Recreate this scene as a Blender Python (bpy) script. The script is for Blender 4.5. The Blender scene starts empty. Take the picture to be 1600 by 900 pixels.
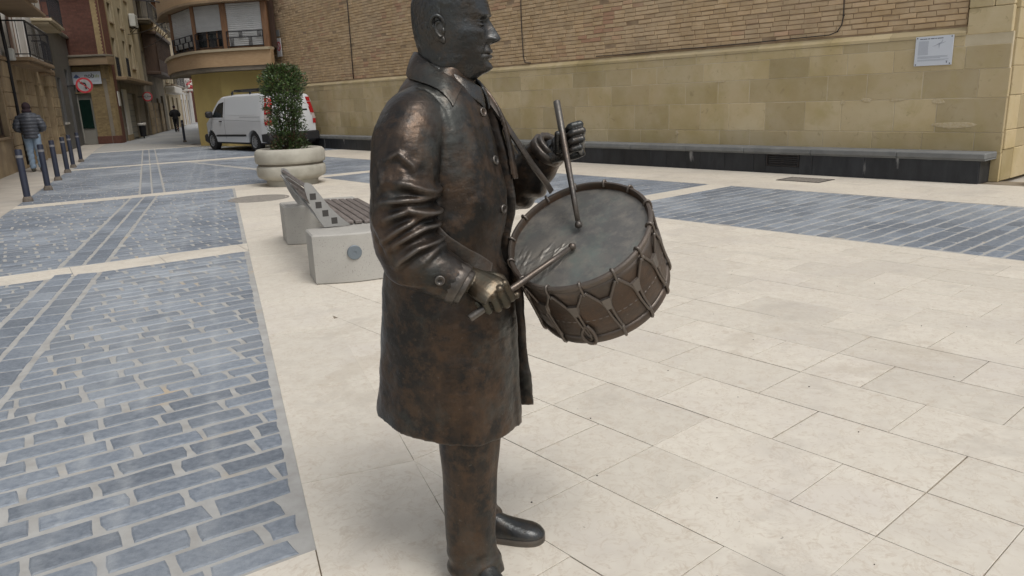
import bpy, bmesh, math, random
import numpy as np
from mathutils import Vector, Matrix

random.seed(7)
rng = np.random.default_rng(7)
scene = bpy.context.scene
COL = scene.collection
R = math.radians

# ------------------------------------------------------------------ camera
PITCH, ROLL, FPX, HCAM = 0.2510, -0.040, 1165.0, 1.45
_f = Vector((0, math.cos(PITCH), -math.sin(PITCH)))
_u = Vector((0, math.sin(PITCH), math.cos(PITCH)))
_x = Vector((1, 0, 0))
CX = _x * math.cos(ROLL) + _u * math.sin(ROLL)
CU = -_x * math.sin(ROLL) + _u * math.cos(ROLL)
cam_data = bpy.data.cameras.new('camera')
cam = bpy.data.objects.new('camera', cam_data)
COL.objects.link(cam)
cam.matrix_world = Matrix(((CX.x, CU.x, -_f.x, 0), (CX.y, CU.y, -_f.y, 0), (CX.z, CU.z, -_f.z, HCAM), (0, 0, 0, 1)))
cam_data.sensor_width = 36.0
cam_data.lens = 36.0 * FPX / 1600.0
cam_data.clip_end = 2000
cam_data.clip_start = 0.05
scene.camera = cam

# ------------------------------------------------------------------ sky and sun (overcast)
SUN_EL, SUN_AZ = R(60), R(140)          # azimuth measured from +Y towards +X
world = bpy.data.worlds.new('World')
scene.world = world
world.use_nodes = True
wn, wl = world.node_tree.nodes, world.node_tree.links
for n_ in list(wn): wn.remove(n_)
sky = wn.new('ShaderNodeTexSky'); sky.sky_type = 'NISHITA'; sky.sun_disc = False
sky.sun_elevation = SUN_EL; sky.sun_rotation = SUN_AZ
sky.air_density = 1.0; sky.dust_density = 3.5; sky.ozone_density = 1.0
hs = wn.new('ShaderNodeHueSaturation'); hs.inputs['Saturation'].default_value = 0.22
bg = wn.new('ShaderNodeBackground'); bg.inputs['Strength'].default_value = 0.132
wo = wn.new('ShaderNodeOutputWorld')
wl.new(sky.outputs[0], hs.inputs['Color']); wl.new(hs.outputs[0], bg.inputs[0]); wl.new(bg.outputs[0], wo.inputs[0])
sd = bpy.data.lights.new('sun', 'SUN'); sd.energy = 1.2; sd.angle = R(24); sd.color = (1.0, 0.965, 0.92)
sun = bpy.data.objects.new('sun', sd); COL.objects.link(sun)
_sv = Vector((math.sin(SUN_AZ) * math.cos(SUN_EL), math.cos(SUN_AZ) * math.cos(SUN_EL), math.sin(SUN_EL)))
sun.rotation_euler = _sv.to_track_quat('Z', 'Y').to_euler()
sun.location = (0, 0, 30)
scene.view_settings.view_transform = 'Standard'
scene.view_settings.look = 'None'
scene.view_settings.gamma = 1.0
scene.view_settings.use_curve_mapping = False
scene.view_settings.exposure = 0.13
scene.cycles.max_bounces = 6
scene.cycles.use_denoising = True

# ------------------------------------------------------------------ helpers
class MB:
    """collects vertices, faces and a tint per face; build() links them as one mesh object"""
    def __init__(s): s.v = []; s.f = []; s.t = []; s.m = []
    def add(s, vs, fs, tint=0.5, mi=0):
        o = len(s.v); s.v += [tuple(float(c) for c in v) for v in vs]
        for f in fs: s.f.append([i + o for i in f]); s.t.append(tint); s.m.append(mi)
        return s
    def box(s, x0, x1, y0, y1, z0, z1, tint=0.5, mi=0):
        return s.add([(x0,y0,z0),(x1,y0,z0),(x1,y1,z0),(x0,y1,z0),(x0,y0,z1),(x1,y0,z1),(x1,y1,z1),(x0,y1,z1)],
              [(0,3,2,1),(4,5,6,7),(0,1,5,4),(1,2,6,5),(2,3,7,6),(3,0,4,7)], tint, mi)
    def cbox(s, x0, x1, y0, y1, z0, z1, c=0.01, tint=0.5, mi=0):
        """box with all edges chamfered"""
        vs = []; idx = {}
        for ix, x in enumerate((x0, x1)):
            for iy, y in enumerate((y0, y1)):
                for iz, z in enumerate((z0, z1)):
                    sx, sy, sz = (1, -1)[ix], (1, -1)[iy], (1, -1)[iz]
                    for a in range(3):
                        p = [x + sx*c, y + sy*c, z + sz*c]; p[a] = (x, y, z)[a]
                        idx[(ix,iy,iz,a)] = len(vs); vs.append(p)
        fs = []
        for a in range(3):
            b, d = (a+1) % 3, (a+2) % 3
            for e in (0, 1):
                q = []
                for (eb, ed) in ((0,0),(1,0),(1,1),(0,1)):
                    k = [0,0,0]; k[a] = e; k[b] = eb; k[d] = ed; q.append(idx[(*k, a)])
                fs.append(q if e else q[::-1])
            for eb in (0, 1):
                for ed in (0, 1):
                    k0 = [0,0,0]; k1 = [0,0,0]; k1[a] = 1
                    for k in (k0, k1): k[b] = eb; k[d] = ed
                    fs.append([idx[(*k0,b)], idx[(*k1,b)], idx[(*k1,d)], idx[(*k0,d)]])
        for ix in (0,1):
            for iy in (0,1):
                for iz in (0,1): fs.append([idx[(ix,iy,iz,a)] for a in range(3)])
        return s.add(vs, fs, tint, mi)
    def quad(s, a, b, c, d, tint=0.5, mi=0): return s.add([a,b,c,d], [(0,1,2,3)], tint, mi)
    def prism(s, poly, z0, z1, ch=0.0, tint=0.5, mi=0, bottom=False):
        n = len(poly); vs = []
        if ch > 0:
            c = np.mean(np.array(poly), axis=0)
            ins = inset(poly, ch)
            vs = [(x,y,z1) for x,y in ins] + [(x,y,z1-ch*0.7) for x,y in poly] + [(x,y,z0) for x,y in poly]
            fs = [list(range(n))]
            for r in (0, 1):
                for i in range(n): j = (i+1) % n; fs.append([r*n+i, (r+1)*n+i, (r+1)*n+j, r*n+j])
            if bottom: fs.append([2*n+i for i in range(n)][::-1])
        else:
            vs = [(x,y,z1) for x,y in poly] + [(x,y,z0) for x,y in poly]
            fs = [list(range(n))] + [[i, n+i, n+(i+1) % n, (i+1) % n] for i in range(n)]
            if bottom: fs.append([n+i for i in range(n)][::-1])
        return s.add(vs, fs, tint, mi)
    def tube(s, pts, r, n=8, tint=0.5, mi=0, cap=True):
        pts = [Vector(p) for p in pts]; k = len(pts)
        rs = r if hasattr(r, '__len__') else [r]*k
        T = [(pts[min(i+1,k-1)] - pts[max(i-1,0)]).normalized() for i in range(k)]
        ref = Vector((0,0,1)) if abs(T[0].z) < 0.9 else Vector((1,0,0))
        a = T[0].cross(ref).normalized(); vs = []
        for i in range(k):
            a = (a - T[i]*a.dot(T[i])).normalized(); b = T[i].cross(a)
            for j in range(n):
                t = 2*math.pi*j/n; vs.append(pts[i] + (a*math.cos(t) + b*math.sin(t))*rs[i])
        fs = [[i*n+j, i*n+(j+1)%n, (i+1)*n+(j+1)%n, (i+1)*n+j] for i in range(k-1) for j in range(n)]
        if cap: fs += [list(range(n))[::-1], [(k-1)*n+j for j in range(n)]]
        return s.add(vs, fs, tint, mi)
    def bar(s, a, b, w, h=None, tint=0.5, mi=0):
        """square bar from a to b"""
        h = h or w; a, b = Vector(a), Vector(b); t = (b-a).normalized()
        ref = Vector((0,0,1)) if abs(t.z) < 0.95 else Vector((0,1,0))
        x = t.cross(ref).normalized()*w/2; y = x.normalized().cross(t)*h/2
        vs = [a-x-y, a+x-y, a+x+y, a-x+y, b-x-y, b+x-y, b+x+y, b-x+y]
        return s.add(vs, [(0,1,2,3)[::-1],(4,5,6,7),(0,1,5,4),(1,2,6,5),(2,3,7,6),(3,0,4,7)], tint, mi)
    def lathe(s, prof, n=32, c=(0,0,0), tint=0.5, mi=0):
        vs = []; fs = []
        for r, z in prof:
            for j in range(n):
                t = 2*math.pi*j/n; vs.append((c[0]+r*math.cos(t), c[1]+r*math.sin(t), c[2]+z))
        for i in range(len(prof)-1):
            for j in range(n): fs.append([i*n+j, i*n+(j+1)%n, (i+1)*n+(j+1)%n, (i+1)*n+j])
        if prof[0][0] > 1e-4: fs.append(list(range(n))[::-1])
        if prof[-1][0] > 1e-4: fs.append([(len(prof)-1)*n+j for j in range(n)])
        return s.add(vs, fs, tint, mi)
    def sphere(s, c, r, n=12, m=8, tint=0.5, mi=0):
        rr = r if hasattr(r, '__len__') else (r,r,r); vs = []; fs = []
        for i in range(m+1):
            p = math.pi*i/m
            for j in range(n):
                t = 2*math.pi*j/n
                vs.append((c[0]+rr[0]*math.sin(p)*math.cos(t), c[1]+rr[1]*math.sin(p)*math.sin(t), c[2]+rr[2]*math.cos(p)))
        for i in range(m):
            for j in range(n): fs.append([i*n+j, (i+1)*n+j, (i+1)*n+(j+1)%n, i*n+(j+1)%n])
        return s.add(vs, fs, tint, mi)
    def grid(s, P, closed_u=False, closed_v=False, tint=0.5, mi=0):
        """P[i][j] array of points"""
        P = np.asarray(P); a, b = P.shape[:2]
        fs = []
        for i in range(a if closed_u else a-1):
            for j in range(b if closed_v else b-1):
                fs.append([i*b+j, ((i+1)%a)*b+j, ((i+1)%a)*b+(j+1)%b, i*b+(j+1)%b])
        return s.add(P.reshape(-1,3), fs, tint, mi)
    def mesh(s, name, mats, smooth=False, recalc=True):
        me = bpy.data.meshes.new(name); me.from_pydata(s.v, [], s.f)
        at = me.attributes.new('tint', 'FLOAT', 'FACE'); at.data.foreach_set('value', s.t)
        for m in (mats if isinstance(mats, (list, tuple)) else [mats]): me.materials.append(m)
        if any(s.m): me.polygons.foreach_set('material_index', s.m)
        if recalc:
            bm = bmesh.new(); bm.from_mesh(me); bmesh.ops.recalc_face_normals(bm, faces=bm.faces); bm.to_mesh(me); bm.free()
        if smooth: me.polygons.foreach_set('use_smooth', [True]*len(me.polygons))
        me.update(); return me
    def build(s, name, mats, parent=None, smooth=False, recalc=True, auto=None):
        o = bpy.data.objects.new(name, s.mesh(name, mats, smooth or auto is not None, recalc)); COL.objects.link(o)
        if parent is not None: o.parent = parent
        if auto is not None:
            me = o.data; bm = bmesh.new(); bm.from_mesh(me)
            for e in bm.edges:
                if len(e.link_faces) == 2 and e.calc_face_angle(0) > R(auto): e.smooth = False
            bm.to_mesh(me); bm.free()
        return o

def inset(poly, d):
    n = len(poly); out = []
    P = np.array(poly, float)
    area = 0.5*sum(P[i][0]*P[(i+1)%n][1]-P[(i+1)%n][0]*P[i][1] for i in range(n)); sg = 1 if area > 0 else -1
    for i in range(n):
        a, b, c = P[i-1], P[i], P[(i+1)%n]
        e1 = (b-a)/max(np.linalg.norm(b-a),1e-6); e2 = (c-b)/max(np.linalg.norm(c-b),1e-6)
        n1 = np.array([-e1[1], e1[0]])*sg; n2 = np.array([-e2[1], e2[0]])*sg
        q = n1+n2; k = max(1+n1@n2, 0.35); out.append(tuple(b + q/k*d))
    return out

def clip(poly, a, nrm):
    """keep the side of the line through a where (p-a).nrm >= 0"""
    out = []; n = len(poly)
    for i in range(n):
        p, q = poly[i], poly[(i+1)%n]
        dp = (p[0]-a[0])*nrm[0]+(p[1]-a[1])*nrm[1]; dq = (q[0]-a[0])*nrm[0]+(q[1]-a[1])*nrm[1]
        if dp >= 0: out.append(p)
        if (dp >= 0) != (dq >= 0):
            t = dp/(dp-dq); out.append((p[0]+(q[0]-p[0])*t, p[1]+(q[1]-p[1])*t))
    return out

def parea(p):
    n = len(p); return abs(0.5*sum(p[i][0]*p[(i+1)%n][1]-p[(i+1)%n][0]*p[i][1] for i in range(n))) if n > 2 else 0

def tag(o, label=None, cat=None, group=None, kind=None):
    if label: o['label'] = label
    if cat: o['category'] = cat
    if group: o['group'] = group
    if kind: o['kind'] = kind
    return o

def empty(name, loc=(0,0,0), rz=0.0, label=None, cat=None, group=None, kind=None):
    o = bpy.data.objects.new(name, None); COL.objects.link(o); o.empty_display_size = 0.2
    o.location = loc; o.rotation_euler = (0,0,rz)
    return tag(o, label, cat, group, kind)

def copy_tree(o, parent=None):
    c = o.copy(); COL.objects.link(c)
    if parent is not None: c.parent = parent
    for ch in list(o.children): copy_tree(ch, c)
    return c

def project(p):
    q = Vector(p) - Vector((0,0,HCAM)); d = q.dot(_f)
    if d <= 0.05: return None
    return (800 + FPX*q.dot(CX)/d, 450 - FPX*q.dot(CU)/d, d)

def in_view(p, m=20):
    q = project(p); return q is not None and -m < q[0] < 1600+m and -m < q[1] < 900+m

# ------------------------------------------------------------------ materials
def mat(name, c1, c2=None, rough=0.7, metal=0.0, nscale=4.0, detail=6, lo=0.35, hi=0.65, c3=None, n3=1.2, lo3=0.5, hi3=0.75,
        bump=0.0, bscale=60.0, bdist=0.01, tint=0.0, tcol=None, stretch=(1,1,1), coords='pos', spec=0.5, rvar=0.0, coat=0.0, alpha=None, trans=0.0):
    m = bpy.data.materials.new(name); m.use_nodes = True
    N, Lk = m.node_tree.nodes, m.node_tree.links
    b = N['Principled BSDF']
    b.inputs['Roughness'].default_value = rough; b.inputs['Metallic'].default_value = metal
    b.inputs['Specular IOR Level'].default_value = spec
    if coat: b.inputs['Coat Weight'].default_value = coat; b.inputs['Coat Roughness'].default_value = 0.08
    if trans: b.inputs['Transmission Weight'].default_value = trans
    if coords == 'pos': cs = N.new('ShaderNodeNewGeometry').outputs['Position']
    else: cs = N.new('ShaderNodeTexCoord').outputs['Object']
    mp = N.new('ShaderNodeMapping'); mp.inputs['Scale'].default_value = stretch; Lk.new(cs, mp.inputs['Vector']); vec = mp.outputs[0]
    def noise(sc, det=6, ro=0.55):
        t = N.new('ShaderNodeTexNoise'); t.inputs['Scale'].default_value = sc; t.inputs['Detail'].default_value = det
        t.inputs['Roughness'].default_value = ro; Lk.new(vec, t.inputs['Vector']); return t.outputs['Fac']
    def rng_(src, a, bb, o0=0.0, o1=1.0):
        r = N.new('ShaderNodeMapRange'); r.inputs[1].default_value = a; r.inputs[2].default_value = bb
        r.inputs[3].default_value = o0; r.inputs[4].default_value = o1; Lk.new(src, r.inputs[0]); return r.outputs[0]
    def mix(fac, A, B, typ='MIX'):
        x = N.new('ShaderNodeMix'); x.data_type = 'RGBA'; x.blend_type = typ
        if isinstance(fac, float): x.inputs[0].default_value = fac
        else: Lk.new(fac, x.inputs[0])
        for sck, val in ((x.inputs[6], A), (x.inputs[7], B)):
            if isinstance(val, tuple): sck.default_value = (*val[:3], 1)
            else: Lk.new(val, sck)
        return x.outputs[2]
    col = c1
    if c2 is not None:
        col = mix(rng_(noise(nscale, detail), lo, hi), c1, c2)
    if tcol is not None or tint:
        at = N.new('ShaderNodeAttribute'); at.attribute_name = 'tint'; tv = at.outputs['Fac']
    if tcol is not None:
        col = mix(rng_(tv, tcol[1], tcol[2]), col if not isinstance(col, tuple) else col, tcol[0])
    if c3 is not None:
        col = mix(rng_(noise(n3, 5), lo3, hi3), col, c3)
    if tint:
        fr = N.new('ShaderNodeMath'); fr.operation = 'FRACT'
        ml = N.new('ShaderNodeMath'); ml.operation = 'MULTIPLY'; ml.inputs[1].default_value = 7.31
        Lk.new(tv, ml.inputs[0]); Lk.new(ml.outputs[0], fr.inputs[0])
        v = rng_(fr.outputs[0], 0, 1, 1-tint, 1+tint)
        cc = N.new('ShaderNodeCombineColor')
        for i in range(3): Lk.new(v, cc.inputs[i])
        col = mix(1.0, col, cc.outputs[0], 'MULTIPLY')
    if isinstance(col, tuple): b.inputs['Base Color'].default_value = (*col[:3], 1)
    else: Lk.new(col, b.inputs['Base Color'])
    if rvar: Lk.new(rng_(noise(nscale*2.3, 5), 0.3, 0.7, rough-rvar, rough+rvar), b.inputs['Roughness'])
    if bump:
        bp = N.new('ShaderNodeBump'); bp.inputs['Strength'].default_value = bump; bp.inputs['Distance'].default_value = bdist
        Lk.new(noise(bscale, 6, 0.6), bp.inputs['Height']); Lk.new(bp.outputs[0], b.inputs['Normal'])
    m['_'] = 0
    return m

def nodes_of(m): return m.node_tree.nodes, m.node_tree.links

def add_streaks(m, p0, direc, offsets, width, colour, amount=0.6, nscale=3.0):
    """worn pale wheel tracks that run along the road: a band at each offset (m) from the line p0 + k*direc"""
    N, Lk = nodes_of(m); b = N['Principled BSDF']
    src = b.inputs['Base Color'].links[0].from_socket
    g = N.new('ShaderNodeNewGeometry')
    nx, ny = direc[1], -direc[0]
    dt = N.new('ShaderNodeVectorMath'); dt.operation = 'DOT_PRODUCT'; dt.inputs[1].default_value = (nx, ny, 0)
    Lk.new(g.outputs['Position'], dt.inputs[0]); base = p0[0]*nx + p0[1]*ny
    wob = N.new('ShaderNodeTexNoise'); wob.inputs['Scale'].default_value = 9; wob.inputs['Detail'].default_value = 8; Lk.new(g.outputs['Position'], wob.inputs['Vector'])
    fac = None
    for off in offsets:
        a = N.new('ShaderNodeMath'); a.operation = 'SUBTRACT'; a.inputs[1].default_value = base + off; Lk.new(dt.outputs['Value'], a.inputs[0])
        c = N.new('ShaderNodeMath'); c.operation = 'ABSOLUTE'; Lk.new(a.outputs[0], c.inputs[0])
        r = N.new('ShaderNodeMapRange'); r.inputs[1].default_value = width; r.inputs[2].default_value = 0.0; r.inputs[3].default_value = 0; r.inputs[4].default_value = 1
        Lk.new(c.outputs[0], r.inputs[0])
        if fac is None: fac = r.outputs[0]
        else:
            mx = N.new('ShaderNodeMath'); mx.operation = 'MAXIMUM'; Lk.new(fac, mx.inputs[0]); Lk.new(r.outputs[0], mx.inputs[1]); fac = mx.outputs[0]
    w = N.new('ShaderNodeMapRange'); w.inputs[1].default_value = 0.38; w.inputs[2].default_value = 0.62; w.inputs[3].default_value = 0; w.inputs[4].default_value = amount
    Lk.new(wob.outputs['Fac'], w.inputs[0])
    pr = N.new('ShaderNodeMath'); pr.operation = 'MULTIPLY'; Lk.new(fac, pr.inputs[0]); Lk.new(w.outputs[0], pr.inputs[1])
    x = N.new('ShaderNodeMix'); x.data_type = 'RGBA'; Lk.new(pr.outputs[0], x.inputs[0]); Lk.new(src, x.inputs[6]); x.inputs[7].default_value = (*colour, 1)
    Lk.new(x.outputs[2], b.inputs['Base Color'])

def add_stain(m, scale, lo, hi, colour, amount=0.6, detail=8, distort=0.6, stretch=(1,1,1), ridge=False):
    """irregular veins or stains of another colour over a material"""
    N, Lk = nodes_of(m); b = N['Principled BSDF']; src = b.inputs['Base Color'].links[0].from_socket
    g = N.new('ShaderNodeNewGeometry'); mp = N.new('ShaderNodeMapping'); mp.inputs['Scale'].default_value = stretch; Lk.new(g.outputs['Position'], mp.inputs[0])
    t = N.new('ShaderNodeTexNoise'); t.inputs['Scale'].default_value = scale; t.inputs['Detail'].default_value = detail; t.inputs['Roughness'].default_value = 0.62; t.inputs['Distortion'].default_value = distort
    Lk.new(mp.outputs[0], t.inputs['Vector']); f = t.outputs['Fac']
    if ridge:
        a = N.new('ShaderNodeMath'); a.operation = 'SUBTRACT'; a.inputs[1].default_value = 0.5; Lk.new(f, a.inputs[0])
        c = N.new('ShaderNodeMath'); c.operation = 'ABSOLUTE'; Lk.new(a.outputs[0], c.inputs[0]); f = c.outputs[0]
    r = N.new('ShaderNodeMapRange'); r.inputs[1].default_value = lo; r.inputs[2].default_value = hi; r.inputs[3].default_value = 0; r.inputs[4].default_value = amount; Lk.new(f, r.inputs[0])
    x = N.new('ShaderNodeMix'); x.data_type = 'RGBA'; Lk.new(r.outputs[0], x.inputs[0]); Lk.new(src, x.inputs[6]); x.inputs[7].default_value = (*colour, 1); Lk.new(x.outputs[2], b.inputs['Base Color'])
# ================================================================== GROUND
M = {}
M['slab'] = mat('limestone_slab', (0.645,0.60,0.515), (0.585,0.535,0.455), rough=0.6, nscale=13, detail=10, lo=0.36, hi=0.72, c3=(0.55,0.505,0.45), n3=1.3, lo3=0.5, hi3=0.8,
                tint=0.055, bump=0.12, bscale=35, bdist=0.003, rvar=0.1)
add_stain(M['slab'], 21, 0.545, 0.64, (0.47,0.39,0.305), 0.42, 9, 1.6)
add_stain(M['slab'], 7, 0.022, 0.0, (0.42,0.33,0.23), 0.28, 6, 1.2, ridge=True)
add_stain(M['slab'], 46, 0.70, 0.76, (0.20,0.17,0.14), 0.7, 3, 0.3)
add_stain(M['slab'], 0.8, 0.60, 0.66, (0.44,0.38,0.30), 0.35, 10, 1.5)
add_stain(M['slab'], 1.7, 0.54, 0.70, (0.46,0.42,0.36), 0.65, 6, 0.8)
M['joint'] = mat('paving_joint', (0.26,0.215,0.155), (0.09,0.07,0.045), rough=0.95, nscale=1.6, lo=0.42, hi=0.6)
M['mortar'] = mat('road_mortar', (0.40,0.395,0.375), (0.32,0.31,0.29), rough=0.95, nscale=9, c3=(0.42,0.35,0.26), n3=2.3, lo3=0.6, hi3=0.72, bump=0.3, bscale=120, bdist=0.004)
M['paver'] = mat('slate_blue_paver', (0.140,0.163,0.195), (0.205,0.230,0.262), rough=0.62, nscale=34, detail=9, c3=(0.36,0.385,0.41), n3=0.55, lo3=0.46, hi3=0.82, tint=0.19, bump=0.55, bscale=55, bdist=0.008, rvar=0.1)
M['pave2'] = mat('pale_pavement', (0.50,0.46,0.40), (0.42,0.385,0.335), rough=0.8, nscale=2.5, detail=8, c3=(0.38,0.36,0.33), n3=0.5, bump=0.1, bscale=60, bdist=0.003)
M['street'] = mat('street_paving', (0.27,0.285,0.30), (0.35,0.355,0.36), rough=0.8, nscale=1.5, c3=(0.42,0.41,0.39), n3=0.3, tint=0)

w2 = np.array([math.sin(R(-40)), math.cos(R(-40))]); n2 = np.array([math.cos(R(-40)), -math.sin(R(-40))])
def st(s, t): return tuple(s*w2 + t*n2)
def azv(a): return np.array([math.sin(R(a)), math.cos(R(a))])
PE, DE = np.array([-0.69, 2.206]), azv(-20.5)          # brick road's right edge
NE = np.array([DE[1], -DE[0]])                          # points right
DC = azv(56.5); NC = np.array([-DC[1], DC[0]])          # cross bands; NC points away from the camera
if NC[1] < 0: NC = -NC
BANDS = []                                              # near and far line (point) of each cross band
for pt in ((-0.70, 2.22), (-2.73, 7.66), (-4.75, 14.2), (-7.62, 22.7), (-11.5, 31.2)):
    BANDS.append((np.array(pt), np.array(pt) + NC*(0.47 if pt[1] > 3 else 0)))
LP = [np.array(p) for p in ((-4.0, 3.3), (-7.55, 11.0), (-13.42, 23.96), (-17.4, 32.4), (-19.2, 36.6))]   # left pavement edge
DRA, DDR = np.array([-3.30, 4.70]), azv(-20.1)
DRB, DDR2 = np.array([-6.90, 14.55]), azv(-25.0)

g = MB(); g.quad((-300,-150,-0.05),(300,-150,-0.05),(300,450,-0.05),(-300,450,-0.05))
tag(g.build('ground', M['pave2']), kind='structure')

def sheet(name, poly, z, m, parent=None):
    b = MB(); b.add([(x,y,z) for x,y in poly], [list(range(len(poly)))]); return b.build(name, m, parent)

# --- plaza paving: limestone slabs in running bond
plaza = sheet('plaza_paving', [(-3.2,0.3), (-0.60,0.3), st(-6,-1.5), st(-9,6.95), st(-9,12.4), st(40,12.4), (-13,33), tuple(BANDS[2][1]), tuple(PE+DE*12.8)], -0.007, M['joint'])
tag(plaza, kind='structure')
JL = np.array([-0.315, 2.51]); DJ = azv(-20.8); NJ = np.array([DJ[1], -DJ[0]])
cands = []
def slab(poly, lo=0.0006, hi=0.0022):
    if parea(poly) < 0.004: return
    g_ = random.choice((lo, lo*1.6, hi, hi*1.2, hi*1.5))
    cands.append(inset(poly, g_))
for k in range(-7, 14):                                  # rows between t = 1.48 + 0.4k and the next
    t0 = 1.485 + 0.4006*k; t1 = t0 + 0.4006
    if t1 > 6.96: t1 = 6.95
    if t0 >= 6.9: break
    off = 0.91 if k % 2 else 1.22
    s = off - 0.62*16
    while s < 16:
        L_ = 0.62
        for (a_, b_) in (((s, s+L_),) if random.random() > 0.12 else ((s, s+0.31), (s+0.31, s+L_))):
            poly = [st(a_,t0), st(b_,t0), st(b_,t1), st(a_,t1)]
            poly = poly[::-1]
            poly = clip(poly, JL, NJ)
            if len(poly) > 2: poly = clip(poly, BANDS[2][1], -NC)
            if len(poly) > 2:
                c = np.mean(poly, axis=0)
                if c[1] > 0.35 and in_view((c[0],c[1],0), 900): slab(poly)
        s += L_
# long slabs of the strip beside the road
k = -1.6
while k < 15:
    L_ = 1.05 if k < 2 else 0.95
    a0, a1 = PE+DE*k, PE+DE*(k+L_)
    o0 = (JL-PE)@NE
    poly = [tuple(a0), tuple(a0+NE*o0), tuple(a1+NE*o0), tuple(a1)]
    poly = clip(poly, BANDS[2][1], -NC)
    if len(poly) > 2: slab(poly, 0.001, 0.002)
    k += L_
# cream paving in front of the first cross band (near the camera)
for j in range(0, 6):
    a0 = BANDS[0][0] - DC*(0.75*j-(0.08 if j == 0 else 0)); a1 = BANDS[0][0] - DC*(0.75*(j+1))
    pp = clip([tuple(a1 - NC*1.0), tuple(a0 - NC*1.0), tuple(a0), tuple(a1)], PE, -NE)
    if len(pp) > 2: slab(pp)
# pavement along the church wall
for i in range(70):
    for (t0, t1) in ((9.96, 10.6), (10.6, 11.2), (11.2, 11.86)):
        s0 = -6 + 0.9*i + (0.45 if t0 == 10.6 else 0)
        if s0 < 33: slab([st(s0,t0), st(s0,t1), st(s0+0.9,t1), st(s0+0.9,t0)], 0.0005, 0.0015)
# cross strips of the road beside the wall
for s0 in (6.55, 14.25):
    for i in range(5):
        slab([st(s0,6.95+i*0.6), st(s0,7.55+i*0.6), st(s0+0.38,7.55+i*0.6), st(s0+0.38,6.95+i*0.6)])
# cross bands of the street
for (A_, B_) in BANDS[1:]:
    for i in range(-1, 14):
        p = [A_ - DC*(0.8*i), A_ - DC*(0.8*(i+1))]; q = [B_ - DC*(0.8*i), B_ - DC*(0.8*(i+1))]
        poly = [tuple(p[1]), tuple(p[0]), tuple(q[0]), tuple(q[1])]
        poly = clip(poly, PE, -NE) if A_[1] < 14 else poly
        for a, b in zip(LP[:-1], LP[1:]):
            if len(poly) < 3: break
            d = (b-a)/np.linalg.norm(b-a)
            if a[1] < A_[1] < b[1] + 4: poly = clip(poly, a, np.array([d[1], -d[0]]))
        if len(poly) > 2: slab(poly)

def weight(poly, z=0.0):
    c = np.mean(poly, axis=0); q = project((c[0], c[1], z))
    if q is None or not (-60 < q[0] < 1660 and -60 < q[1] < 960): return 0
    return parea(poly)/q[2]**3

def lay(cands, parent, name, rest, m, z1, z0, ch, jit):
    cands.sort(key=weight, reverse=True)
    rest_mb = MB()
    for i, poly in enumerate(cands):
        p2 = [(x+random.uniform(-jit,jit), y+random.uniform(-jit,jit)) for x,y in poly]
        if ch > 0.005 and i < 900 and parea(poly) > 0.012:      # worn stones: corners knocked off, wavering edges
            q2 = []; n_ = len(p2); c_ = np.mean(p2, axis=0)
            for k_ in range(n_):
                a_, b_ = np.array(p2[k_]), np.array(p2[(k_+1)%n_]); q2.append(tuple(a_+(c_-a_)*random.uniform(.0,.07)))
                if np.linalg.norm(b_-a_) > .06:
                    for t_ in ((.33,.68) if np.linalg.norm(b_-a_) > .16 else (.5,)): m_ = a_+(b_-a_)*(t_+random.uniform(-.08,.08)); e_ = (b_-a_)/np.linalg.norm(b_-a_); q2.append(tuple(m_+np.array([-e_[1],e_[0]])*random.uniform(-.004,.007)))
            p2 = q2
        zz = z1 + random.uniform(-1,1)*0.0006
        if i < 298:
            b = MB(); b.prism(p2, z0, zz, ch, random.random()); b.build(name, m, parent, recalc=False)
        else: rest_mb.prism(p2, z0, zz, ch, random.random())
    if rest_mb.f: tag(rest_mb.build(rest, m, parent, recalc=False), kind='stuff')

def ccw(p):
    n = len(p); a = sum(p[i][0]*p[(i+1)%n][1]-p[(i+1)%n][0]*p[i][1] for i in range(n)); return p if a > 0 else p[::-1]
lay([ccw(p) for p in cands], plaza, 'paving_slab', 'far_paving_slabs', M['slab'], 0.0, -0.012, 0.0012, 0.0004)

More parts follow.
